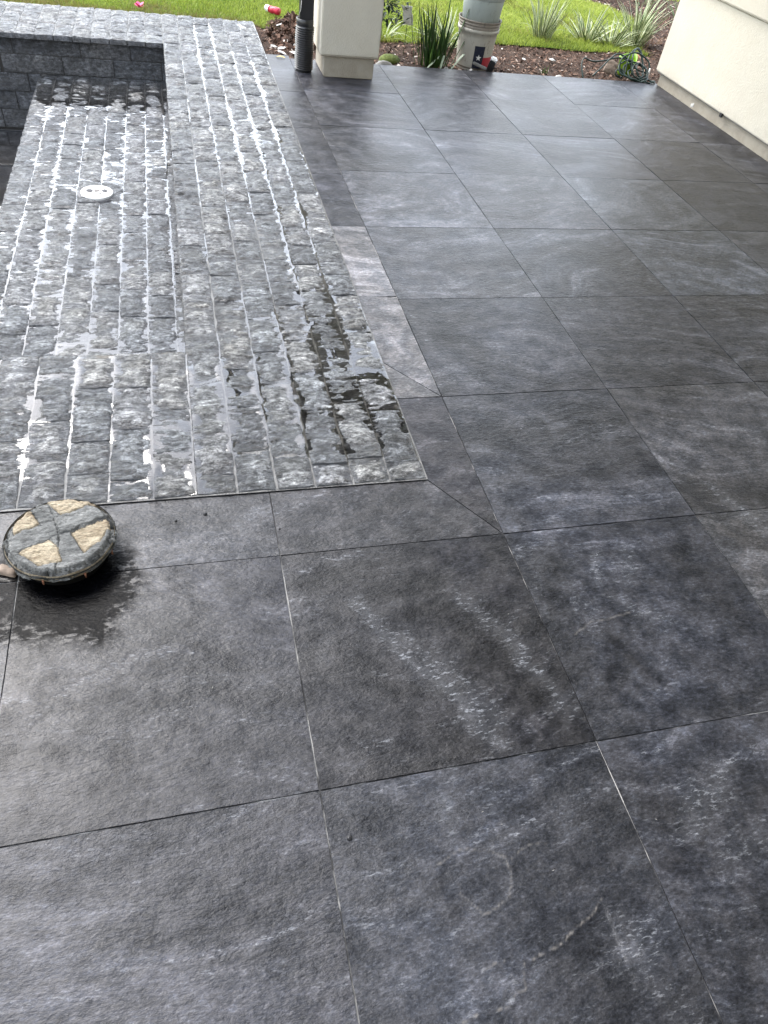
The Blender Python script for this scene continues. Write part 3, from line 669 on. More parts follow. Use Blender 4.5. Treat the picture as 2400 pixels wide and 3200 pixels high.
def slot(cx,cy,pts,mat=M['dark_hole'],z=.0162):
    pts=[(x*1.15,y*1.7) for x,y in pts]; V=[(cx+x,cy+y,z) for x,y in pts]; V+=[(cx+x*1.05,cy+y*1.05,z-.003) for x,y in pts]; m=len(pts)
    mesh_np('slot',V,[tuple(range(m))]+[(i,i+m,(i+1)%m+m,(i+1)%m) for i in range(m)],mat,dc,smooth=False)
slot(-.034,.008,[(.014*math.cos(a),.010*math.sin(a)) for a in np.linspace(0,2*math.pi,12,endpoint=False)])
slot(.036,.010,[(-.014,0),(-.006,-.007),(.006,-.010),(.015,-.002),(.002,.011)])
slot(.0,.009,[(-.012,.009),(-.009,-.009),(.013,-.004),(.011,.009)],simple('grey_slot',(.14,.13,.12),.7,.2))
slot(.012,-.027,[(-.010,-.004),(0,-.002),(.012,0),(.008,.005),(-.002,.001),(-.011,.003)])
# dark collar cut round it
V,F=lathe([(.079,.002),(.090,.0035),(.094,-.004)],48,0,.004); mesh_np('collar',V,F,simple('dark_mortar',(.07,.07,.075),.5,.3),dc)

# ================================================================ ROUND STONE LID
lid=empty('round_lid',(-1.121,.683,-.008),'round lid faced with tan and green grey split stone standing on wet slate','lid')
LR=.126; LZ=.082
def region(x,y):
    wob=.004*(fbm(x*60,y*60,91,3)-.5)*2; x=x+wob; y=y-wob
    X=x-1.115; Y=y+.675
    def inp(P):
        m=np.ones_like(x,bool)
        P=np.array(P); c=P.mean(0)
        for a,b in zip(P,np.roll(P,-1,0)):
            s=(b[0]-a[0])*(c[1]-a[1])-(b[1]-a[1])*(c[0]-a[0]); q=(b[0]-a[0])*(Y-a[1])-(b[1]-a[1])*(X-a[0]); m&=(q*s>=0)
        return m
    r=np.hypot(x,y); id_=np.zeros_like(x,int)
    th=np.arctan2(y,x)
    side_=(Y-.629)-(X+1.203)*(.089/.189)
    id_=np.where(side_>0,np.where(x+y*.3>.0,5,6),np.where(x>0.0,7,8))
    id_=np.where(inp([(-1.227,.735),(-1.189,.765),(-1.162,.714),(-1.215,.683)]),1,id_)
    id_=np.where(inp([(-1.155,.787),(-1.045,.787),(-1.034,.763),(-1.117,.735)]),2,id_)
    id_=np.where(inp([(-1.092,.676),(-1.012,.715),(-1.002,.689),(-1.025,.642),(-1.057,.606)]),3,id_)
    id_=np.where(inp([(-1.203,.629),(-1.137,.66),(-1.114,.632),(-1.103,.588),(-1.151,.580)]),4,id_)
    rim=(r>LR-.014)&(id_!=2)
    id_=np.where(rim,10+((th+math.pi)/(2*math.pi)*17+.4*vn(th*3,0*th,5)).astype(int),id_)
    return id_
nn=116; xs=np.linspace(-LR-.006,LR+.006,nn); X,Y=np.meshgrid(xs,xs,indexing='ij')
r=np.hypot(X,Y); ID=region(X,Y); rout=LR*(1+.06*(fbm(np.cos(np.arctan2(Y,X))*5+3,np.sin(np.arctan2(Y,X))*5,95,3)-.5)*2)
Hh=LZ+.0035*(fbm(X*22,Y*60,92,4)-.5)*2+.003*(fbm(X*90,Y*160,93,3)-.5)*1.6+.0022*(np.vectorize(lambda i:(i*37%11)/11)(ID)-.5)*3.2
Hh=Hh-.012*sst(LR-.020,LR,r)-.013*sst(LR-.022,LR-.004,r)*fbm(X*75,Y*75,96,2)
tf=((np.arctan2(Y,X)+math.pi)/(2*math.pi)*17+.4*vn(np.arctan2(Y,X)*3,0*X,5))%1; dip=np.exp(-((np.minimum(tf,1-tf))/.10)**2); Hh=Hh-.007*dip*sst(LR-.020,LR-.008,r); rout=rout*(1-.022*dip)
# scale points outside the outline back onto it
sc_=np.where(r>rout,rout/np.maximum(r,1e-6),1); X2=X*sc_;Y2=Y*sc_
cent=(region((X[:-1,:-1]+X[1:,1:])/2,(Y[:-1,:-1]+Y[1:,1:])/2)).ravel(); rc=np.hypot((X[:-1,:-1]+X[1:,1:])/2,(Y[:-1,:-1]+Y[1:,1:])/2).ravel()
FF=gridf(nn,nn); VV=np.stack([X2,Y2,Hh],-1).reshape(-1,3)
for i in np.unique(cent):
    sel=FF[(cent==i)&(rc<LR+.001)]
    if len(sel)<3: continue
    # skirt edges: crease by dropping boundary verts a little
    used,cnt=np.unique(sel,return_counts=True); rem=np.full(nn*nn,-1); rem[used]=np.arange(len(used)); v=VV[used].copy(); v[:,2]-=np.where(cnt<4,.0040,0)
    nm,mt=('tan_stone',M['tan_stone']) if i in(1,2,3,4) else (('rim_stone',M['dark_stone'] if i%3==1 else M['green_stone']) if i>=10 else ('grey_stone',M['green_stone']))
    mesh_np(nm,v,rem[sel],mt,lid)
V,F=lathe([(0.0,.0495),(LR*.90,.050),(LR*.955,.0505),(LR*.965,.060),(LR*.97,.066),(LR*.96,.070)],72)
V=[(x,y,z+.0015*math.sin(9*math.atan2(y,x))) for x,y,z in V]; mesh_np('backing_ring',V,F,M['tan_stone'],lid)
V,F=lathe([(LR*.99,.068),(LR*.99,.064),(LR*.955,.0635)],72); mesh_np('dark_band',V,F,M['dark_stone'],lid)
V,F=lathe([(0,.050),(.100,.050),(.098,.001),(0,.001)],40); mesh_np('stand',V,F,simple('lid_shade_black',(.006,.006,.006),.9,.1,20,0,.1),lid)  # assumed support, widened and blackened to paint the shade under the lid
for a in (-62,-105,-22): 
    x,y=LR*.965*math.cos(R(a)),LR*.965*math.sin(R(a)); V,F=tube([(x,y,.056),(x*1.01,y*1.01,.047),(x*1.01,y*1.01,.041)],[.003,.0022,.0012],6); mesh_np('rust_drip',V,F,M['rust'],lid)
# broken chip behind its left foot
V,F=stone_mesh(.045,.028,911,thick=.02,res=.005,rough=.006); V[:,2]+=.022
tag(mesh_np('stone_chip',V,F,M['tan_slab'],loc=(-1.243,.640,-.010)),'small broken brown grey stone chip lying at the left foot of the round lid','stone chip').rotation_euler=(0,0,R(-25))

# ================================================================ PORCH: pillar, wall, roof
pil=empty('porch_pillar',(.325,4.68,0),'cream stucco pillar with recessed plinth standing on the slate patio','pillar')
bev_box('plinth',.168-.325,.490-.325,4.52-4.68,4.835-4.68,.0005,.125,M['plinth'],pil,.004,2)
bev_box('shaft',.137-.325,.512-.325,4.495-4.68,4.86-4.68,.128,2.9,M['stucco'],pil,.006,2)
bev_box('drip_edge',.142-.325,.507-.325,4.50-4.68,4.855-4.68,.121,.130,M['plinth'],pil,.002)
wall=empty('house_wall',(2.9,0,0),'cream stucco house wall with recessed plinth along the right edge of the patio','wall')
bev_box('plinth',2.768-2.9,.25,-3.2,4.84,-.02,.086,M['plinth'],wall,.004)
bev_box('stucco_panel',2.73-2.9,.3,-3.2,4.863,.088,.62,M['stucco'],wall,.008,3)
bev_box('stucco_band',2.706-2.9,.3,-3.2,4.885,.622,2.9,M['stucco'],wall,.008,3)
bev_box('drip_edge',2.742-2.9,.26,-3.2,4.852,.080,.0895,simple('grey_drip_strip',(.16,.15,.14),.7,.2),wall,.001)
# pale splash of mortar on the plinth
V,F=stone_mesh(.035,.03,77,thick=.002,res=.004,rough=.004); V=V@np.array([(0,1,0),(0,0,1),(-1,0,0)]); mesh_np('mortar_splash',V,F,M['white_litter'],wall,loc=(2.766-2.9,4.33,.022))
bev_box('metal_tab',2.726-2.9,2.738-2.9,3.93,3.955,.070,.094,M['black_metal'],wall,.001)
bwall=bev_box('added_rear_wall',-7,2.7,-3.4,-3.2,-.02,2.9,M['stucco'],None,.01); tag(bwall,'unseen cream stucco wall added behind the viewer to shade the patio','wall')  # out of view, added to shade the patio from behind
roof=empty('porch_roof',(0,0,2.9),'flat porch roof carried by the cream pillar above the slate patio','roof')
bev_box('ceiling',.06,6,-3.4,4.93,0.005,.15,M['ceiling'],roof,.005)
bev_box('beam',.14,.50,-3.2,4.49,-.32,0.0,M['stucco'],roof,.005)
bev_box('beam',.14,2.70,4.50,4.85,-.32,-.001,M['stucco'],roof,.005)

# ================================================================ DOWNSPOUT
ds=empty('downspout',(.055,4.62,0),'black square downspout ending in a ribbed flexible drain pipe beside the pillar','downspout')
prof=[]; z=.004
prof.append((.052,.001))
nr=20
for i in range(nr):
    z0=.012+i*.0118; prof+=[(.0505,z0),(.0575,z0+.0025),(.0590,z0+.005),(.0575,z0+.0075),(.0505,z0+.0098)]
prof+=[(.0515,.252),(.0535,.256),(.0535,.284),(.050,.287),(.047,.286),(.046,.20)]
V,F=lathe(prof,40); V=[(x+.0015*math.sin(z*60),y,z) for x,y,z in V]; mesh_np('corrugated_pipe',V,F,M['black_plastic'],ds)
bev_box('square_pipe',-.036,.048,-.03,.03,.24,2.6,M['black_metal'],ds,.006,2)
V,F=tube([(-.046,-.02,.29),(-.032,-.028,.335),(-.030,-.03,.38)],[.002,.002,.002],6); mesh_np('strap',V,F,M['white_litter'],ds)

# ================================================================ BUCKETS
def dirty(name,c,amt=.6):
    t=NT(name); o=t.obj(); v=t.mapping(o,(1,1,.45))
    s=t.ramp(t.noise(v,55,7,.7,.8),[(.56,0),(.68,1)]); s2=t.ramp(t.noise(v,20,5,.6),[(.4,0),(.75,1)])
    cc=t.mix(t.math('MULTIPLY',s,amt),c,(.10,.09,.08)); cc=t.mix(t.math('MULTIPLY',s2,.35),cc,tuple(q*.62 for q in c))
    return t.done(t.bsdf(cc,.55,t.bump(t.noise(o,60,3),.001),.4))
M['bucket']=dirty('scuffed_cream_plastic',(.43,.41,.355),.95); M['bucket_rib']=dirty('grimy_rib_plastic',(.25,.22,.185),.9); M['bucket2']=dirty('pale_grey_plastic',(.40,.45,.43),.45)
bx,by=1.375,5.11
def bucket(name,loc,prof,mat,label,n=56):
    e=empty(name,loc,label,'bucket'); V,F=lathe(prof,n); mesh_np('body',V,F,mat,e); return e
def brad(z): return .118+.028*(z/.30)
H=.315
prof=[(0,.002),(.110,0),(.117,.004)]+[(brad(z),z) for z in np.linspace(.01,H-.075,8)]+[(.149,H-.072),(.150,H-.052),(.144,H-.050)]
b1=bucket('plastic_bucket',(bx,by,-.045),prof,M['bucket'],'scuffed cream plastic bucket with navy and red star flag print standing in mulch')
prof=[(.144,H-.051),(.147,H-.045),(.1475,H-.038),(.144,H-.036),(.145,H-.030),(.149,H-.028),(.150,H-.020),(.146,H-.018),(.148,H-.012),(.152,H-.010),(.154,H-.002),(.153,H+.001),(.149,H),(.146,H-.02),(.137,H-.08),(.12,.02),(0,.01)]
V,F=lathe(prof,56); mesh_np('ribbed_rim',V,F,M['bucket_rib'],b1)
V,F=tube([(-.150,-.02,H-.062),(-.156,-.045,H-.09),(-.152,-.062,H-.13)],.0022,6); mesh_np('wire_handle',V,F,M['black_metal'],b1)
def decal(parent,name,a0,a1,z0,z1,mat,off=.0012,poly=None,n=14):
    if poly is None:
        aa=np.linspace(a0,a1,n); V=[];
        for a in aa:
            for z in np.linspace(z0,z1,5): V.append(((brad(z)+off)*math.cos(a),(brad(z)+off)*math.sin(a),z))
        return mesh_np(name,V,gridf(n,5),mat,parent)
    V=[((brad(z)+off)*math.cos(a),(brad(z)+off)*math.sin(a),z) for a,z in poly]
    return mesh_np(name,V,[tuple(range(len(V)))],mat,parent,smooth=False)
ac=math.atan2(-.556-by,-.779-bx)   # side of the bucket that faces the patio corner
M['navy']=dirty('faded_navy_print',(.012,.016,.035),.5); M['flag_red']=dirty('faded_red_print',(.42,.035,.05),.35); M['flag_white']=simple('white_print',(.72,.71,.68),.5,.1,40,0)
f0=ac+.0; f1=ac+.57
decal(b1,'flag_blue_field',f0,f1,.030,.170,M['navy'])
decal(b1,'flag_white_stripe',f1,f1+.85,.100,.170,M['bucket'],.0011)
decal(b1,'flag_red_stripe',f1,f1+.85,.030,.100,M['flag_red'])
am=(f0+f1)/2; zc=.098; rs=.021; pts=[]
for i in range(10):
    rr_=rs if i%2==0 else rs*.42; th=math.pi/2+i*math.pi/5; pts.append((am+rr_*math.cos(th)/.125,zc+rr_*math.sin(th)))
decal(b1,'flag_star',0,0,0,0,M['flag_white'],.0026,pts)
prof=[(0,0),(.118,0),(.122,.004),(.1225,.008),(.139,.25),(.146,.252),(.149,.30),(.145,.31),(.143,.26),(.12,.02),(0,.012)]
b2=bucket('plastic_bucket',(bx+.003,by+.004,.135),prof,M['bucket2'],'pale grey green bucket nested inside the cream bucket with the star flag')

# ================================================================ PLANTS
def leaf(parent,base,az,length,width,bend,lean,mats,name='leaf',twist=0,fold=.35,nseg=9,cut=False,kink=None):
    """strap leaf: arc from base, pale margins when two materials are given"""
    P=[];th=lean; p=np.array(base,float); ds_=length/nseg; C=[p.copy()];D=[]
    for i in range(nseg):
        f=(i+.5)/nseg; a=th+bend*f*f
        if kink and f>kink: a+=1.35
        d=np.array([math.cos(az)*math.sin(a),math.sin(az)*math.sin(a),math.cos(a)]); p=p+d*ds_; C.append(p.copy()); D.append(d)
    D.append(D[-1]); C=np.array(C); side_=np.array([-math.sin(az+twist),math.cos(az+twist),0])
    V=[];F=[];mi=[];m=5
    for i in range(nseg+1):
        f=i/nseg; w=width*(.55+.9*f if f<.35 else (1-.0*f))*(1 if cut else max(0.03,(1-f**2.6)))*.5
        nrm=np.cross(side_,D[i]); nrm/=np.linalg.norm(nrm)+1e-9
        for q in (-1,-.55,0,.55,1): V.append(C[i]+side_*w*q+nrm*fold*w*abs(q))
    for i in range(nseg):
        for k in range(4):
            F.append((i*m+k,i*m+k+1,(i+1)*m+k+1,(i+1)*m+k)); mi.append((1 if k in(0,3) else 0) if len(mats)>1 else 0)
    return mesh_np(name,V,F,mats,parent,matidx=mi)
def clump(name,loc,label,n,L,W,mats,seed,lean=(.05,.9),bend=(.2,1.4),group=None,spread=.05,azr=(0,2*math.pi)):
    g=np.random.default_rng(seed); e=empty(name,loc,label,'plant',group)
    for i in range(n):
        az=g.uniform(*azr); ln=g.uniform(*lean); q=g.uniform(0,spread)
        leaf(e,(q*math.cos(az),q*math.sin(az),-.01),az,g.uniform(*L),g.uniform(*W),g.uniform(*bend),ln,mats,twist=g.normal(0,.7))
    return e
VG=[M['leaf_dark'],M['leaf_cream']]; VC=[simple('soft_green_leaf',(.07,.13,.035),.5,.3,14,0),M['leaf_cream']]
GP='variegated grass clumps along the lawn edge'
def dead(e,n,seed,s=.05,h=.10):
    g=np.random.default_rng(seed)
    for i in range(n): leaf(e,(g.normal(0,s),g.normal(0,s*.7),-.005),g.uniform(0,6.28),g.uniform(h*.6,h*1.5),.005,g.uniform(.3,1.6),g.uniform(.2,1.0),[M['dry_leaf']],'dry_leaf',nseg=6)
c1=clump('variegated_plant',(2.30,6.02,-.045),'dense upright cream striped grass clump just right of the buckets',84,(.18,.40),(.012,.019),VC,11,(.02,.55),(-.1,.6),GP,.07)
dead(c1,30,1,.07,.12); 
for az,l in ((3.3,.22),(3.0,.26),(-.2,.22)): leaf(c1,(0,0,.03),az,l,.012,1.1,.9,VC)
c2=clump('variegated_plant',(2.76,6.10,-.045),'low spiky cream edged plant with splayed leaves in the middle of the lawn edge',54,(.16,.34),(.018,.028),VC,12,(.1,1.1),(.1,.9),GP,.06); dead(c2,22,2,.07,.12)
c2b=clump('variegated_plant',(2.96,6.02,-.045),'cream edged plant splaying leaves just left of the tallest striped clump',48,(.16,.34),(.017,.026),VC,13,(.1,1.1),(.1,1.0),GP,.06); dead(c2b,8,3)
c3=clump('variegated_plant',(3.22,6.08,-.045),'tallest pale striped clump with arching leaves and brown base near the house wall',72,(.20,.48),(.015,.028),VC,14,(.05,.85),(.1,1.2),GP,.07); dead(c3,50,4,.09,.16)
for az,l,w in ((.5,.50,.022),(.2,.46,.018),(1.6,.40,.024),(-.5,.48,.016)): leaf(c3,(0,0,.02),az,l,w,.9,.35,VC)
c4=clump('variegated_plant',(1.50,5.62,-.045),'cream striped clump half hidden behind the left side of the flag bucket',44,(.20,.38),(.013,.020),VC,15,(.2,1.2),(.2,1.2),GP,.05); dead(c4,6,5)
c4.location=(1.33,5.62,-.045)
c5=clump('variegated_plant',(.845,5.70,-.045),'small drooping cream striped clump just right of the pillar',26,(.18,.32),(.009,.014),VC,16,(.4,1.1),(.8,1.8),GP,.03)
iris=clump('iris_plant',(1.05,5.04,-.04),'dark green iris with tall straight sword leaves and cut stubs at the patio edge',60,(.22,.42),(.014,.024),[M['leaf_dark']],21,(.02,.50),(-.05,.25),None,.085)
for dx,h,ln,az in ((-.05,.60,.03,3.0),(.05,.60,.02,.2),(-.10,.46,.14,3.2),(.10,.46,.28,.1),(.13,.56,.42,.05),(-.02,.42,.04,2),(-.13,.44,.22,3.1)): leaf(iris,(dx,0,0),az,h,.021,.03,ln,[M['leaf_dark']])
g=np.random.default_rng(8)
for i in range(22): leaf(iris,(g.normal(0,.045),g.normal(0,.02),0),g.uniform(0,6.28),g.uniform(.12,.24),.011,.2,g.uniform(0,.3),[simple('fresh_leaf_base',(.10,.19,.03),.5,.3,20,0)] if i==0 else [bpy.data.materials['fresh_leaf_base']])
leaf(iris,(-.09,-.10,.0),.35,.15,.016,.0,.95,[M['leaf_cut']],'cut_leaf',cut=True,fold=.1); leaf(iris,(.02,-.12,.0),.9,.11,.016,.25,.35,[M['leaf_cut']],'cut_leaf',cut=True,fold=.1)
leaf(iris,(.13,-.03,.0),.3,.17,.022,.1,.75,[M['leaf_cut']],'cut_leaf',cut=True,fold=.1)
leaf(iris,(-.08,0,0),3.3,.30,.010,.3,.25,[M['leaf_dark']],'bent_leaf',kink=.6); leaf(iris,(-.06,.02,0),3.0,.26,.010,.2,.1,[VC[0]],'bent_leaf',kink=.7)
dead(iris,8,9,.08,.12)
# sprig and low tuft in the mulch
s=clump('seedling',(1.93,5.05,-.05),'small green sprig growing in the mulch between bucket and hose',12,(.04,.11),(.005,.008),[simple('sprig_green',(.07,.14,.03),.6,.3,20,0)],31,(.1,.5),(0,.5),None,.025)
s=clump('weed',(2.15,4.93,-.045),'flat tuft of weeds against the patio edge in the mulch',18,(.03,.07),(.004,.006),[bpy.data.materials['sprig_green']],32,(.6,1.4),(0,.5),None,.05)
# sprawling plants in the second bed
for i,(x,y,lb) in enumerate(((4.15,7.75,'sprawling dark grassy plant in the far bed beside the stucco wall'),(3.75,8.05,'loose grassy plant in the far bed behind the curved lawn edge'),(4.35,7.2,'thin leaved plant in the far bed nearest the stucco wall'))):
    e=clump('border_plant',(x,y,-.03),lb,34,(.15,.36),(.007,.012),[bpy.data.materials['soft_green_leaf']],40+i,(.3,1.3),(.3,1.6),'grassy plants in the far bed',.12); dead(e,10,50+i,.12,.16)
# dark glossy shrub beside the pillar
sh=empty('shrub',(.76,5.30,-.04),'dark glossy leaved shrub branch showing beside the pillar top','shrub')
V,F=tube([(-.12,.02,0),(-.12,.02,.2),(-.08,.01,.42),(.0,.0,.62)],[.012,.010,.008,.005],7); mesh_np('stem',V,F,M['bark'],sh)
g=np.random.default_rng(66); VV_=[];FF_=[]
for i in range(460):
    c=np.array([g.normal(-.0,.075),g.normal(0,.06),g.uniform(.20,.60)]); c[0]=min(c[0],.11); L_=g.uniform(.035,.06); a=g.uniform(0,6.28); e=g.uniform(-.9,.5)
    d=np.array([math.cos(a)*math.cos(e),math.sin(a)*math.cos(e),math.sin(e)]); s_=np.cross(d,[0,0,1]); s_/=np.linalg.norm(s_); u=np.cross(s_,d); w=L_*.2
    o=len(VV_); VV_+=[c,c+d*L_*.4+s_*w+u*w*.3,c+d*L_,c+d*L_*.4-s_*w+u*w*.3,c+d*L_*.45]; FF_+=[(o,o+1,o+4),(o+1,o+2,o+4),(o+2,o+3,o+4),(o+3,o,o+4)]
tag(mesh_np('foliage',VV_,FF_,M['leaf_shrub'],sh,smooth=False),kind='stuff')
# white bag / tag on a stake
wb=empty('plant_tag',(.90,5.30,0),'crumpled white plastic tag held up among the iris leaves','tag')
V,F=stone_mesh(.075,.12,321,thick=.006,res=.008,rough=.02,jit=.01); V=V@np.array([(1,0,0),(-.25,0,1),(0,-1,0)]); mesh_np('tag_sheet',V,F,M['white_plastic'],wb,loc=(0,0,.205))
V,F=tube([(0,.01,-.06),(.004,.01,.1),(.008,.01,.26)],.002,6); mesh_np('stake',V,F,M['leaf_dark'],wb)
# moss clump and rocks at the patio edge
def rockm(name,loc,sx,sy,sz,mat,seed,label,cat,group=None):
    n1,n2=14,20; V=[];F=[]
    for i in range(n1+1):
        ph=math.pi*i/n1
        for k in range(n2):
            th=2*math.pi*k/n2; x,y,z=math.sin(ph)*math.cos(th),math.sin(ph)*math.sin(th),math.cos(ph)
            q=.78+.45*float(fbm(np.array(x*1.6+z*.9+seed),np.array(y*1.6-z*.7),seed,3)); V.append((x*sx*q,y*sy*q,z*sz*q))
    for i in range(n1):
        for k in range(n2): F.append((i*n2+k,(i+1)*n2+k,(i+1)*n2+(k+1)%n2,i*n2+(k+1)%n2))
    return tag(mesh_np(name,V,F,mat,loc=loc),label,cat,group)
rockm('moss_clump',(.74,5.08,-.03),.075,.06,.045,M['moss'],3,'rounded mossy clump between the pillar and the iris','moss')
rockm('rock',(.66,4.92,-.025),.06,.045,.035,M['rock'],5,'pale flat rock peeking over the patio edge beside the pillar','rock')
rockm('rock',(1.11,4.90,-.02),.022,.02,.022,M['rock'],6,'small grey rounded rock at the patio edge below the iris','rock')
rockm('rock',(1.98,4.90,-.02),.028,.02,.022,M['white_litter'],8,'small white rock at the patio edge left of the hose','rock')
# white gypsum crumbs / litter
lit=[(-.03,5.02,.030,'largest crumpled white scrap lying at the end of the border slab'),(.06,5.03,.034,'broad white scrap beside the ribbed pipe foot'),(-.06,5.20,.026,'upper white scrap left of the ribbed pipe in dry leaves'),(-.02,5.13,.030,'middle white scrap left of the ribbed pipe in dry leaves'),(.10,5.27,.028,'elongated white scrap resting on a tuft near the ribbed pipe'),(.03,5.62,.022,'white scrap at the top of the leaf pile'),
     (2.12,5.36,.026,'curled white scrap on the mulch between bucket and hose'),(1.31,4.95,.018,'white scrap at the patio edge just left of the flag bucket'),(1.88,5.35,.014,'tiny white flake on the mulch right of the flag bucket')]
for i,(x,y,s_,lb) in enumerate(lit):
    V,F=stone_mesh(s_*2,s_*1.3,600+i,thick=.004,res=.006,rough=.018,jit=.008,dome=.012)
    o=tag(mesh_np('white_scrap',V,F,M['white_litter'],loc=(x,y,float(soil_z(np.array(x),np.array(y)))+.022)),lb,'litter','white scraps in the planting bed'); o.rotation_euler=(.2*math.sin(i*3),.25*math.cos(i*5),i*1.9)
# yellow leaf on the border slab
def flat_leaf(name,loc,L_,w,rz,mat,label,cat='leaf',group=None):
    V=[];F=[];n_=8
    for i in range(n_+1):
        f=i/n_; ww=w*math.sin(math.pi*min(.98,f*.96+.02))**.8/2; z=.006*math.sin(f*3)+.001
        V+=[(f*L_-L_/2,-ww,z+.002),(f*L_-L_/2,0,z),(f*L_-L_/2,ww,z+.002)]
    for i in range(n_): F+=[(i*3,i*3+3,i*3+4,i*3+1),(i*3+1,i*3+4,i*3+5,i*3+2)]
    o=mesh_np(name,V,F,mat,loc=loc); o.rotation_euler=(0,0,rz); return tag(o,label,cat,group)
flat_leaf('fallen_leaf',(-.06,4.86,.002),.06,.022,-.3,M['yellow_leaf'],'yellow fallen leaf on the far end of the slate border')
# can and pink flower on the lawn
can=empty('drink_can',(.03,6.02,.02),'crushed red and white drink can lying on the lawn','can')
def canpart(nm,x0,x1,mat,r0=.031,r1=.031):
    V=[];F=[];m=10;n_=20
    for i in range(m+1):
        f=i/m; x=x0+(x1-x0)*f
        for k in range(n_):
            th=2*math.pi*k/n_; r_=(r0+(r1-r0)*f)*(1-.22*vn(x*60,th*1.4,8)); V.append((x,r_*math.cos(th),r_*math.sin(th)*.85))
    for i in range(m):
        for k in range(n_): F.append((i*n_+k,i*n_+(k+1)%n_,(i+1)*n_+(k+1)%n_,(i+1)*n_+k))
    F+=[tuple(range(n_)),tuple(range(m*n_,(m+1)*n_))]; return mesh_np(nm,V,F,mat,can)
canpart('white_end',-.065,-.030,M['white_plastic'],.026,.031); canpart('red_body',-.0295,.055,M['red'])
can.rotation_euler=(0,.05,R(-38))
pk=empty('pink_flower',(-.95,5.80,.012),'bright pink fallen flower on the grass behind the stone paving','flower')
for i in range(9):
    a=i*2.4; V=[(0,0,0),(.03*math.cos(a-.5),.03*math.sin(a-.5),.012+.002*i),(.036*math.cos(a),.036*math.sin(a),.02+.002*i),(.03*math.cos(a+.5),.03*math.sin(a+.5),.012+.002*i)]
    mesh_np('petal',V,[(0,1,2,3)],M['pink'],pk,smooth=False)
# solar light with white cap, tilted
sl=empty('garden_light',(1.435,4.925,-.03),'small black garden light with white top leaning against the flag bucket','garden light')
bev_box('housing',-.022,.022,-.020,.020,0,.098,M['black_plastic'],sl,.006,2); bev_box('white_cap',-.024,.024,-.023,.023,.098,.116,M['white_plastic'],sl,.007,3)
sl.rotation_euler=(R(8),R(14),R(-18)); bev_box('mounting_arm',-.13,-.02,-.012,.012,.02,.036,M['rock'],sl,.005,2)
# lime pot, broken slab and hose
pot=empty('nursery_pot',(2.66,5.17,-.03),'lime green plastic pot standing inside the loops of garden hose','pot')
V,F=lathe([(0,0),(.045,0),(.052,.02),(.063,.105),(.070,.108),(.070,.124),(.064,.125),(.060,.10),(.048,.02),(0,.014)],24); V=[(x*(1+.08*math.sin(3*math.atan2(y,x))),y,z+.01*math.sin(2*math.atan2(y,x)+1)*(z>.09)) for x,y,z in V]; mesh_np('body',V,F,M['lime'],pot); pot.rotation_euler=(R(14),R(-6),0)
mesh_np('soil_fill',*[ [(0,0,.095)]+[(.058*math.cos(a),.058*math.sin(a),.09) for a in np.linspace(0,6.28,12,endpoint=False)], [(0,i+1,(i+1)%12+1) for i in range(12)]],M['soil'],pot)
V,F=stone_mesh(.09,.10,45,thick=.02,res=.008,rough=.004); o=tag(mesh_np('slab_fragment',V,F,M['tan_slab'],loc=(2.50,5.10,.03)),'brown grey slab fragment propped against the lime green pot','slab fragment'); o.rotation_euler=(R(48),R(18),R(-20))
rockm('terracotta_shard',(2.755,5.22,.075),.028,.02,.022,simple('terracotta',(.50,.25,.15),.8,.2,50,.002),12,'small terracotta shard showing behind the lime green pot','shard')
hz=empty('garden_hose',(2.62,4.95,0),'dark green garden hose coiled in loose loops at the patio corner','hose')
g=np.random.default_rng(71)
def loop(cx,cy,rx,ry,tilt,n_=1,z0=.008,az=0,ph=0):
    P=[]
    for i in range(int(30*n_)+1):
        a=ph+2*math.pi*i/30; x=rx*math.cos(a); y=ry*math.sin(a); z=z0+(y+ry)*math.sin(tilt)+.004*math.sin(5*a); y*=math.cos(tilt)
        P.append((cx+x*math.cos(az)-y*math.sin(az),cy+x*math.sin(az)+y*math.cos(az),z+.002*i/30))
    return P
HP=[loop(.02,-.02,.085,.07,.35,1,.004,.1),loop(.0,.0,.095,.08,.55,1,.004,-.2,.5),loop(.035,-.01,.075,.065,.7,1,.006,.3,1),loop(-.03,.01,.105,.085,.5,1,.010,.0,2),loop(.05,.0,.06,.055,.8,1,.012,.5,3),loop(.0,.03,.12,.09,.95,1,.0,-.1,1.5),loop(.085,-.075,.055,.030,.05,1,.006,-.2),loop(-.11,.02,.04,.03,.9,1,.0,.2)]
for P in HP: V,F=tube(P,.0054,8); mesh_np('hose_loop',V,F,M['hose'],hz)
for P in (catmull([(-.40,.02,-.03),(-.40,.1,.04),(-.37,.14,.075),(-.30,.14,.06),(-.2,.14,.07),(-.1,.12,.10),(.0,.08,.08),(.06,.03,.02)]),
          catmull([(-.36,-.035,.008),(-.27,.03,.05),(-.19,.08,.10),(-.11,.12,.125),(-.02,.1,.09),(.0,.02,.02)]),
          catmull([(-.08,.0,.02),(-.03,.10,.11),(.04,.16,.155),(.10,.17,.13),(.12,.12,.06),(.10,.05,.01)]),
          catmull([(-.02,.0,.02),(.0,.1,.12),(.06,.17,.16),(.115,.17,.12),(.13,.10,.03)])):
    V,F=tube(P,.0054,8); mesh_np('hose_loop',V,F,M['hose'],hz)
wp=tube([(0,0,-.02),(.002,0,.04),(.001,0,.075)],[.007,.007,.005],8); tag(mesh_np('white_stake',*wp,M['white_plastic'],loc=(2.735,4.95,0)),'short white plastic stake beside the hose and the house wall','stake')
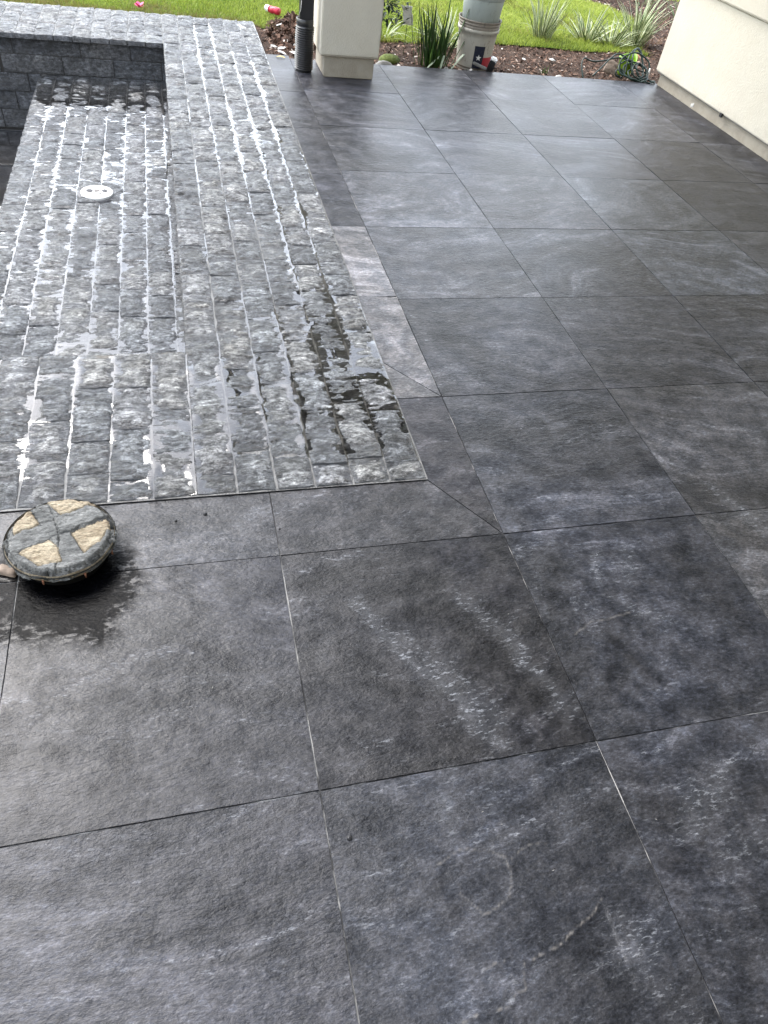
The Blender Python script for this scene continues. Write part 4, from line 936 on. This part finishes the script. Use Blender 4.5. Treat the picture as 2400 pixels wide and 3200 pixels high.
# specks of debris on the slate
g=np.random.default_rng(17)
def flake(x,y,s_,a,mat,nm,lb,gr):
    V=[(-s_,0,.0012),(0,-s_*.28,.0018),(s_,s_*.1,.0012),(0,s_*.3,.002)]; o=mesh_np(nm,V,[(0,1,2,3)],mat,loc=(x,y,.0012),smooth=False); o.rotation_euler=(0,0,a); return tag(o,lb,'debris',gr)
FL=['largest pale flake on the slate border right of the round lid','smaller pale flake beside the largest one right of the round lid','pale flake nearest the middle of the slab in front of the round lid','pale curved flake right of the middle in the slab before the lid','tiny left flake of the trio on the slab before the lid',
 'pale fleck at the joint right of the front slate border slab','pale fleck below the slate border near the middle joint','pale fleck on the second slab right of the mitred corner','pale fleck right of the slab joint beyond the mitred corner','pale fleck left of the joint in the dark streaked slab',
 'pale fleck far out on the slabs towards the house wall','pale fleck on slabs halfway to the pillar','upper left pale fleck on the slab with the oval mark','lower right pale fleck on the slab with the oval mark','pale fleck on the slab right of the one with the oval mark','pale fleck inside the oval mark slab near its centre','farthest pale fleck on the slabs near the house wall','pale fleck on slabs beside the border halfway to the pillar']
M['flake']=simple('dull_flake',(.22,.215,.20),.8,.2,50,0)
for (x,y,s_) in [(-.90,.70,.007),(-.93,.715,.004),(-.83,.30,.004),(-.80,.26,.005),(-.86,.24,.004),(-.62,.62,.003),(-.40,.60,.003),(.30,1.3,.004),(.52,1.05,.004),(-.08,.35,.003),(.8,2.3,.004),(.45,2.0,.004),(-.30,-.10,.004),(-.27,-.13,.003),(.05,-.18,.003),(-.2,-.23,.004),(1.3,2.9,.005),(.2,2.3,.004)]:
    flake(x,y,s_*.8,g.uniform(0,3),M['flake'],'pale_flake',FL[len([o for o in col.objects if o.get('group')=='pale flakes scattered on the slate'])],'pale flakes scattered on the slate')
for (x,y,s_,lb) in [(-.785,.775,.005,'dark grit stone on the slate border just below the stone paving'),(-.86,.76,.003,'tiny dark grit left of the larger grit on the slate border'),(-.60,.70,.0025,'tiny dark grit at the joint of the front slate border'),(-.57,-.10,.005,'dark speck beside the joint of the near slabs')]:
    rockm('grit',(x,y,.002),s_,s_,s_*.7,M['black_metal'],int(s_*9000),lb,'debris','dark grit on the slate')
